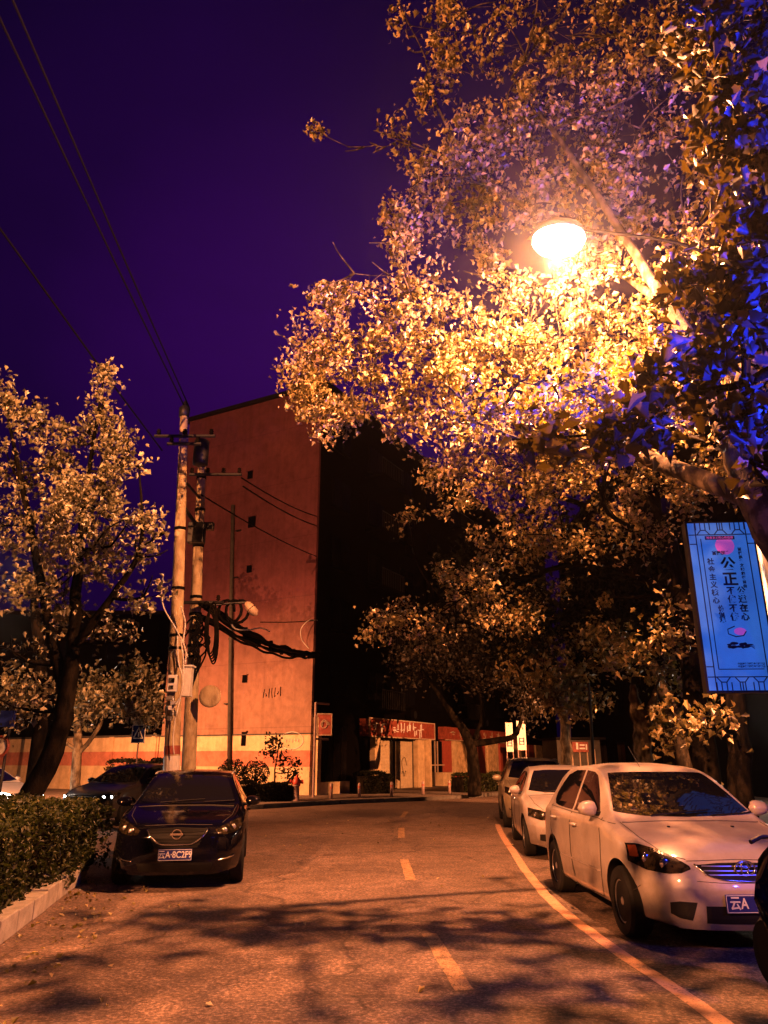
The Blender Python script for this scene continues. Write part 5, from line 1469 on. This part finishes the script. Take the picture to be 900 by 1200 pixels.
blobsA = [(LAMP.lerp(G(px, py), .33), rg_ * .24, nc, 18, .4) for px, py, rg_, nc in SPOTS] + [
 PB(480, 30, 11.5, .75, 24, D), PB(500, 95, 11.3, .7, 24, D), PB(560, 40, 12, 1.2, 34, D), PB(640, 30, 11.5, 1.4, 44, D), PB(720, 40, 11, 1.5, 40, D), PB(800, 60, 10.5, 1.3, 26, D),
 PB(465, 165, 11.4, .55, 16, D), PB(520, 200, 11.4, .95, 34, D), PB(590, 150, 11.6, 1.2, 44, D), PB(670, 140, 11.5, 1.3, 50, D), PB(750, 150, 11, 1.3, 44, D), PB(830, 180, 10.5, 1.2, 30, D),
 PB(470, 270, 12, .8, 26, D), PB(560, 240, 12, .95, 38, D), PB(630, 215, 11.8, .9, 34, D), PB(720, 230, 11.2, 1.1, 40, D), PB(800, 280, 10.6, 1.2, 38, D),
 PB(410, 320, 13, .95, 36, D), PB(480, 340, 13, 1.1, 44, D), PB(395, 385, 13.4, .9, 36, D), PB(350, 425, 13.8, .75, 30, D), PB(430, 420, 13.4, 1.2, 60, D), PB(500, 400, 12.8, 1.2, 60, D),
 PB(570, 400, 12.2, 1.1, 60, D), PB(640, 400, 12, 1.2, 60, D), PB(710, 380, 11.6, 1.2, 56, D), PB(780, 390, 11, 1.2, 48, D), PB(400, 475, 13.8, .6, 20, D), PB(470, 475, 13.4, .9, 40, D),
 PB(540, 470, 12.8, 1.2, 64, D), PB(620, 480, 12.4, 1.2, 64, D), PB(700, 460, 12, 1.3, 60, D), PB(780, 480, 11.2, 1.1, 40, D), PB(850, 330, 10, 1.0, 24, D), PB(850, 440, 9.6, .8, 18, D),
 PB(385, 515, 14, .3, 5, D), PB(440, 170, 11.8, .2, 5, 20), PB(408, 172, 12, .13, 6, 22), PB(372, 152, 12, .08, 4, 20), PB(335, 432, 13.9, .4, 26, D), PB(350, 455, 13.8, .5, 30, D), PB(365, 400, 13.6, .5, 28, D), PB(380, 480, 13.8, .5, 22, D), PB(385, 345, 13.2, .5, 20, D), PB(600, 335, 11.5, .5, 22, D), PB(565, 300, 12, .5, 16, D), PB(700, 300, 10.6, .7, 30, D), PB(620, 240, 11.4, .5, 18, D)]
_, n = tree('plane_tree', 'big plane tree leaning in from the right with the lit lamp inside its crown', [
    ([(5.2, 7.8, 0), P(955, 720, 8), P(912, 635, 8), P(876, 570, 8.1), P(848, 500, 8.3), P(822, 430, 8.7), P(785, 360, 9.4), P(720, 260, 10.3), P(660, 170, 11), P(600, 90, 11.5)], [.27, .24, .2, .17, .14, .12, .10, .07, .05, .03]),
    ([P(885, 588, 8), P(822, 562, 8.6), P(758, 536, 9.6), P(690, 500, 11), P(640, 475, 11.8), P(575, 432, 12.6), P(480, 400, 13.2)], [.12, .12, .11, .09, .07, .05, .03]),
    ([P(785, 360, 9.4), P(700, 300, 11.6), P(560, 200, 11.8), P(505, 110, 11.6)], [.07, .06, .04, .02]),
    ([P(848, 500, 8.3), P(872, 420, 8.6), P(860, 300, 9.4), P(830, 180, 10)], [.1, .08, .06, .03])],
    blobsA, bark='bark_mid', lace=1.15, leaf=.086, keep=clearA, cl_r=.13, twig=.006)
tot += n
blobsB = [(LAMP + Vector((.7, -.3, -2.7)), 1.2, 50, 40, .5), PB(500, 545, 15, .7, 20, D), PB(540, 565, 14.6, 1.0, 46, D), PB(620, 555, 14, 1.2, 66, D), PB(700, 555, 13.6, 1.2, 66, D), PB(770, 570, 13.5, 1.1, 46, D), PB(600, 630, 15.5, 1.0, 34, D), PB(670, 620, 14.6, 1.2, 34, D),  # first clump set under the lamp to shade the car and road
 PB(750, 640, 14.3, 1.0, 16, D), PB(800, 560, 12.8, .9, 30, D), PB(640, 700, 16, .8, 14, D), PB(560, 690, 16.4, .9, 30, D), PB(510, 715, 16.4, .8, 26, D), PB(455, 730, 17, .6, 16, D), PB(590, 725, 16.4, .8, 22, D), PB(720, 700, 15.5, .8, 6, D), PB(480, 610, 17, .5, 6, D),
 PB(455, 720, 18.5, .7, 12, D), PB(500, 740, 18.5, .7, 11, D), PB(430, 745, 18.5, .35, 4, D), PB(780, 700, 14, .7, 10, D), PB(530, 670, 17, .7, 9, D), PB(840, 560, 12, .7, 14, D)]
_, n = tree('plane_tree', 'second plane tree whose lower boughs hang over the parked cars', [
    ([(6.3, 15.2, .12), P(812, 800, 15), P(800, 700, 15), P(780, 620, 14.8), P(740, 560, 14.5)], [.26, .22, .18, .12, .06]),
    ([P(800, 700, 15), P(700, 660, 15.5), P(600, 680, 16.5), P(480, 715, 18)], [.1, .07, .05, .02]),
    ([P(785, 640, 14.8), P(680, 590, 15), P(560, 560, 15.2)], [.09, .06, .03])],
    blobsB, lace=1.2, leaf=.082, keep=clearA, cl_r=.13, twig=.006, bark='bark_dark')
tot += n
# nearest tree, trunk outside the frame; its large dark leaves hang in from the right edge
blobsN = [PB(870, 60, 6.2, .6, 34, 16), PB(820, 30, 6.4, .55, 22, 16), PB(860, 120, 6.3, .5, 22, 16), PB(890, 190, 6, .45, 22, 16), PB(850, 160, 6, .45, 8, 14), PB(880, 260, 5.6, .45, 24, 16), PB(830, 330, 5.6, .42, 14, 14), PB(890, 340, 5.6, .4, 18, 16), PB(780, 340, 5.8, .22, 4, 12), PB(870, 400, 5.4, .42, 20, 14), PB(890, 480, 5.2, .3, 8, 12),
 PB(800, 440, 5.5, .36, 11, 14), PB(760, 490, 5.5, .3, 10, 14), PB(720, 510, 5.6, .2, 6, 12), PB(660, 525, 5.7, .16, 5, 11), PB(620, 520, 5.8, .12, 3, 9), PB(860, 500, 5.3, .25, 6, 12), PB(890, 560, 5.2, .15, 3, 9)]
_, n = tree('plane_tree', 'nearest plane tree hanging large blue lit leaves into the right edge', [
    ([(5.9, 4.2, .12), (5.6, 4.4, 3.0), (5.0, 4.7, 5.0), P(960, 300, 5.0), P(900, 200, 5.8), P(840, 80, 6.3)], [.24, .2, .16, .1, .07, .05]),
    ([(5.0, 4.7, 5.0), P(940, 420, 5.0), P(870, 450, 5.3), P(800, 465, 5.5), P(720, 505, 5.6), P(600, 515, 5.8)], [.07, .05, .035, .025, .014, .006])],
    blobsN, leaf=.12, mat='shade_leaf', keep=lambda p: not lamp_clear(p, 0, 50), cl_r=.10, twig=.004, bark='bark_dark', limb_r=.02)
tot += n
# left tree
def clearL(p):
    x, y = PX(p); return x < 200 or y > 640
blobsL = [PB(55, 690, 13.5, 1.15, 22, D), PB(130, 640, 13.2, .9, 48, D), PB(30, 610, 13.6, 1.1, 52, D), PB(100, 585, 13.3, .85, 48, D), PB(165, 650, 12.8, .5, 16, D, 1.0), PB(15, 550, 13.5, .65, 30, D, 1.2), PB(135, 550, 13.2, .45, 22, D, 1.3), PB(65, 545, 13.4, .55, 26, D, 1.2), PB(128, 505, 13.2, .22, 11, D, 2.2),
 PB(122, 475, 13.2, .22, 14, 26, 2.4), PB(122, 440, 13.2, .12, 8, 22, 2.8), PB(5, 465, 13.3, .18, 12, 24, 2.6), PB(25, 490, 13.3, .12, 7, 22, 2.8), PB(100, 500, 13.3, .1, 6, 20, 3), PB(150, 520, 13, .12, 7, 22, 2.4), PB(72, 505, 13.3, .1, 6, 20, 3), PB(45, 500, 13.4, .17, 9, 24, 2.4), PB(88, 520, 13.3, .2, 9, 24, 1.8), PB(42, 470, 13.4, .08, 3, 18, 2.4), PB(163, 545, 12.9, .16, 7, 24, 2), PB(178, 610, 12.7, .3, 9, D), PB(190, 625, 12.6, .14, 3, 20),
 PB(110, 730, 13.2, .8, 8, D), PB(170, 700, 12.8, .45, 5, D), PB(20, 770, 13, .6, 7, D), PB(25, 830, 13, .5, 5, D), PB(150, 745, 13, .4, 4, D), PB(75, 630, 12.6, .8, 30, D)]
_, n = tree('street_tree', 'tall leafy tree on the left with upright top shoots and a dark leaning trunk', [
    ([Vector((-6.1, 13, .12)), P(62, 880, 13), P(78, 820, 13), P(86, 760, 13.1), P(90, 680, 13.2), P(100, 580, 13.2), P(122, 440, 13.2)], [.2, .17, .15, .12, .09, .05, .015]),
    ([P(78, 820, 13), P(60, 740, 13.2), P(40, 640, 13.4), P(20, 540, 13.4), P(5, 470, 13.3)], [.12, .09, .07, .04, .015]),
    ([P(86, 760, 13.1), P(130, 700, 13), P(165, 640, 12.8), P(163, 550, 12.9)], [.08, .06, .04, .012])],
    blobsL, lace=1.3, leaf=.082, mat='pale_leaf', keep=clearL, cl_r=.11, twig=.006, bark='bark_dark', up=.5)
tot += n
_, n = tree('street_tree', 'second dark trunk with sparse leaves at the far left behind the hedge', [
    ([Vector((P(42, 900, 16).x, 16, 0)), P(43, 880, 16), P(48, 800, 16), P(40, 700, 16)], [.17, .15, .13, .08])],
    [PB(20, 690, 16, .9, 12, D), PB(50, 800, 15.6, .5, 8, D), PB(10, 810, 15.5, .6, 12, D)], leaf=.11, mat='pale_leaf', cl_r=.2, bark='bark_dark')
tot += n
_, n = tree('young_tree', 'small pale barked tree with a lit crown in front of the boundary wall', [
    ([Vector((P(90, 930, 22).x, 22, 0)), P(90, 890, 22), P(92, 855, 22), P(95, 825, 22)], [.15, .13, .11, .05]),
    ([P(90, 885, 22), P(110, 862, 22), P(122, 838, 22), P(128, 810, 22)], [.07, .06, .045, .02]),
    ([P(91, 880, 22), P(74, 865, 22), P(80, 845, 22)], [.05, .045, .02])],
    [PB(115, 818, 22, .9, 34, D), PB(155, 815, 22, .85, 36, D), PB(175, 832, 22, .5, 12, D), PB(100, 835, 22, .35, 8, D), PB(165, 800, 22.4, .8, 20, D)], leaf=.13, mat='pale_leaf', cl_r=.2)
tot += n
_, n = tree('young_tree', 'thin sapling against the gable between the round shrubs and the hydrant', [
    ([Vector((P(322, 930, 30).x, 30.2, .12)), P(322, 905, 30.2), P(325, 885, 30.2), P(328, 868, 30.2)], [.035, .03, .02, .01])],
    [PB(318, 880, 30, .5, 9, 14), PB(335, 890, 30, .5, 9, 14), PB(325, 868, 30, .35, 6, 14), PB(340, 905, 30, .45, 8, 14)], leaf=.10, mat='shrub_leaf', cl_r=.14, bark='bark_dark')
tot += n
# farther trees on the right
_, n = tree('street_tree', 'dark forked tree in front of the red shop fronts', [
    ([Vector((P(556, 930, 33).x, 33, .12)), P(556, 905, 33), P(550, 868, 33), P(525, 830, 33), P(505, 800, 33)], [.3, .27, .22, .12, .06]),
    ([P(551, 872, 33), P(580, 868, 32.6), P(603, 862, 32), P(612, 840, 32), P(625, 815, 32)], [.15, .13, .11, .08, .04]),
    ([P(552, 875, 33), P(565, 840, 33), P(560, 800, 33)], [.12, .09, .05])],
    [PB(540, 775, 33, 1.9, 40, 26), PB(590, 775, 32, 1.9, 44, 26), PB(490, 770, 34, 1.7, 26, 26), PB(620, 820, 31, .9, 16, 26), PB(540, 740, 34, 2.2, 34, 26)], leaf=.15, cl_r=.3, bark='bark_dark', mat='shade_leaf')
tot += n
_, n = tree('street_tree', 'tree with a bright leaf clump beyond the farthest parked car', [
    ([Vector((P(664, 930, 28).x, 28, .12)), P(664, 880, 28), P(660, 830, 28), P(650, 770, 28)], [.24, .2, .15, .06])],
    [PB(650, 812, 27, 1.0, 34, 26), PB(640, 770, 28, 1.6, 30, 26), PB(700, 750, 27, 1.3, 26, 26), PB(690, 820, 27, .8, 12, 26), PB(610, 770, 29, 1.2, 14, 26)], leaf=.17, cl_r=.25)
tot += n
_, n = tree('pollarded_tree', 'pale lopped trunk with a short fork behind the white car', [
    ([Vector((P(754, 930, 20).x, 20, .12)), P(754, 890, 20), P(752, 850, 20), P(744, 822, 20), P(742, 802, 20)], [.24, .22, .25, .14, .07]),
    ([P(752, 850, 20), P(764, 828, 20), P(768, 808, 20)], [.18, .12, .05])],
    [PB(780, 770, 21, 1.2, 9, D), PB(730, 770, 21, 1.0, 8, D), PB(800, 830, 20, .8, 6, D)], leaf=.13, cl_r=.2)
tot += n
_, n = tree('street_tree', 'dark trunk rising right of the lopped pale tree below the banner', [
    ([Vector((P(866, 930, 13.5).x, 13.5, .12)), P(866, 880, 13.5), P(862, 800, 13.5), P(850, 700, 13.5)], [.22, .19, .16, .1])],
    [PB(800, 730, 14, .8, 5, D), PB(760, 760, 14.5, .8, 5, D), PB(850, 850, 13, .5, 3, D), PB(790, 850, 14, .6, 5, D)], leaf=.115, cl_r=.18, bark='bark_dark')
tot += n
_, n = tree('street_tree', 'broad dark tree filling the gap above the shop fronts', [
    ([Vector((11.5, 30, .12)), (11.3, 30, 3), (10, 29, 6), (8.6, 28, 9)], [.3, .26, .2, .1])],
    [PB(620, 730, 27, 2.2, 40, 26), PB(700, 700, 27, 2.6, 50, 26), PB(780, 700, 25, 2.4, 40, 26), PB(560, 660, 30, 2.0, 24, 26), PB(660, 620, 28, 2.5, 34, 26), PB(860, 740, 24, 2, 24, 26)], leaf=.2, cl_r=.32, bark='bark_dark', mat='shrub_leaf')
tot += n
L2P = Vector((-8.2, -3.5, 7.75)); shade = []  # leaf clumps of the added tree, placed on lamp rays to cast shade
def offframe(p):
    x, y, z = p[0], p[1], p[2] - CAMH
    dep = y * CP + z * SP
    if dep < .1: return True
    X, Y_ = 450 + F * x / dep, 600 - F * (z * CP - y * SP) / dep
    return X < -60 or X > 960 or Y_ < -60
def blob_ok(b): return all(offframe(b[0] + Vector(d) * b[1]) for d in ((0, 1, 0), (1, 1, -.6), (0, 1, -1), (-1, 1, 0)))
for px, py, rg_, nc in SPOTS:
    g = G(px, py); shade.append((L2P.lerp(g, .25), rg_ * .2, nc, 12, .3))
for T, r_ in ((P(870, 60, 6.2), .5), (P(820, 30, 6.4), .4), (P(850, 160, 6), .4), (P(880, 260, 5.6), .4), (P(830, 330, 5.6), .4), (P(870, 400, 5.4), .4), (P(800, 440, 5.5), .35), (P(760, 490, 5.5), .3), (P(700, 510, 5.6), .25), (P(640, 520, 5.7), .2), (P(940, 1020, 4.7), .4), (P(930, 600, 5.2), .3), (P(885, 600, 8), .3), (P(760, 540, 9.6), .2), (P(780, 690, 14), .6), (P(700, 730, 15.5), .7), (P(820, 700, 14), .6), (P(640, 760, 17), .8), (P(860, 620, 12), .6), (P(600, 780, 25), 1.0), (P(700, 790, 20), .8)):
    tt_ = min(.36, 3.9 / (T.y + 3.5)); shade.append((L2P.lerp(T, tt_), r_ * .8 * min(1, tt_ / .3), int(26 * r_), 30, .8))
for T, r_ in ((P(60, 760, 13), 1.2), (P(130, 740, 13), .9), (P(50, 850, 13), .9), (P(75, 820, 13), .7), (P(100, 700, 13), .7), (P(40, 890, 13), .6)):
    shade.append((L2P.lerp(T, .2), r_ * .26, int(16 * r_), 30, .8))
_, n = tree('plane_tree', 'unseen tree added behind the camera, crown shaped to shade chosen spots', [
    ([(4.9, -3.2, .12), (4.6, -3, 3), (3.2, -2, 5), (1.4, -1.4, 6.2), (-1, -1.2, 6.4), (-2.6, -1.2, 6.6), (-6.5, -1.4, 6.8)], [.26, .22, .15, .09, .05, .03, .02])],
    [b for b in shade if blob_ok(b)], leaf=.10, cl_r=.10, bark='bark_dark', up=.0, keep=offframe, limb_r=.02)
# dark block beyond the boundary wall
LB = thing('apartment_building', 'dark low block beyond the boundary wall on the left', 'apartment block', (-46, 56, 0), 0)
m = MB(); m.box((14, 5, 6), (30, 10, 12)); m.build('wall', 'facade_dark', LB)
m = MB(); m.box((14, 5, 12.13), (30.6, 10.6, .25)); m.build('roof', 'roof_dark', LB)
for fl in range(3):
    for i in range(7):
        m = MB(); m.box((1.5 + i * 4.1, -.04, 2.6 + fl * 3.3), (1.8, .07, 1.5)); f = m.build('window', 'bark_dark', LB)
        m = MB(); m.box((1.5 + i * 4.1, -.08, 2.6 + fl * 3.3), (1.66, .012, 1.36)); m.build('pane', 'window_dark', f)
print('LEAVES', tot)
# slim dark pole between the far trees
p = P(697, 930, 24); r_ = thing('slim_pole', 'thin dark pole standing between the far trees above the cars', 'pole', (p.x, 24, .12))
m = MB(); m.tube([(0, 0, 0), P(690, 800, 24) - Vector((p.x, 24, .12))], [.06, .04], 8); m.build('shaft', 'dark_metal', r_)
m = MB(); m.lathe([(.1, 0), (.1, .03), (.06, .05)], n=10); m.build('base_plate', 'dark_metal', r_)

# ------------------------------------------------------------------ thin haze added over the street to imitate bloom round the lamp
hz = MB(); hz.box((0, 50, 22), (380, 240, 46.2)); ho = hz.build('bloom_haze', 'roof_dark'); tag(ho, kind='stuff')
hm_ = bpy.data.materials.new('bloom_haze'); hm_.use_nodes = True; hn = hm_.node_tree; hn.nodes.clear()
pv = hn.nodes.new('ShaderNodeVolumePrincipled'); pv.inputs['Color'].default_value = (.85, .85, .9, 1); pv.inputs['Density'].default_value = HAZE; pv.inputs['Anisotropy'].default_value = .93
ou = hn.nodes.new('ShaderNodeOutputMaterial'); hn.links.new(pv.outputs[0], ou.inputs['Volume'])
ho.data.materials.clear(); ho.data.materials.append(hm_)

# ------------------------------------------------------------------ sky and camera
w = bpy.data.worlds.new('World'); SC.world = w; w.use_nodes = True; nt = w.node_tree
bg = nt.nodes['Background']
sky = nt.nodes.new('ShaderNodeTexSky'); sky.sky_type = 'NISHITA'; sky.sun_disc = False; sky.sun_elevation = R(-6); sky.sun_rotation = R(200)
tc = nt.nodes.new('ShaderNodeTexCoord')
dp = nt.nodes.new('ShaderNodeVectorMath'); dp.operation = 'DOT_PRODUCT'
dv = ray(350, 430).normalized(); dp.inputs[1].default_value = dv
nt.links.new(tc.outputs['Generated'], dp.inputs[0])
glow = ramp(nt, dp.outputs['Value'], [(.74, (.0002, .0002, .004)), (.86, (.0022, .0004, .015)), (.95, (.010, .0006, .038)), (1.0, (.024, .0012, .075))])
add = mix(nt, 1.0, glow, (0, 0, 0), 'ADD')
sk = mix(nt, 1.0, sky.outputs[0], (.02, .01, .06), 'MULTIPLY')
tt = mix(nt, 1.0, glow, sk, 'ADD')
hzn = ramp(nt, noise(nt, coords(nt, 'Generated', (1, 1, 2.5)), 2.2, 6, .6), [(.3, (.8, .8, .8)), (.7, (1.2, 1.15, 1.12))])
tt = mix(nt, 1.0, tt, hzn, 'MULTIPLY')
nt.links.new(tt, bg.inputs['Color']); bg.inputs['Strength'].default_value = 1.0

cam = bpy.data.cameras.new('camera'); co = bpy.data.objects.new('camera', cam); COL.objects.link(co)
co.location = (0, 0, CAMH); co.rotation_euler = (R(90) + PITCH, 0, 0)
cam.sensor_fit = 'VERTICAL'; cam.sensor_height = 24; cam.lens = 24 * F / 1200
cam.clip_start = .05; cam.clip_end = 2000
SC.camera = co
SC.view_settings.view_transform = 'Standard'; SC.view_settings.look = 'None'
SC.view_settings.gamma = 1; SC.view_settings.exposure = 0; SC.view_settings.use_curve_mapping = False
SC.cycles.use_denoising = True
SC.cycles.max_bounces = 6; SC.cycles.diffuse_bounces = 1; SC.cycles.glossy_bounces = 3; SC.cycles.transmission_bounces = 4; SC.cycles.transparent_max_bounces = 4
SC.cycles.sample_clamp_indirect = 4; SC.cycles.caustics_reflective = False; SC.cycles.caustics_refractive = False
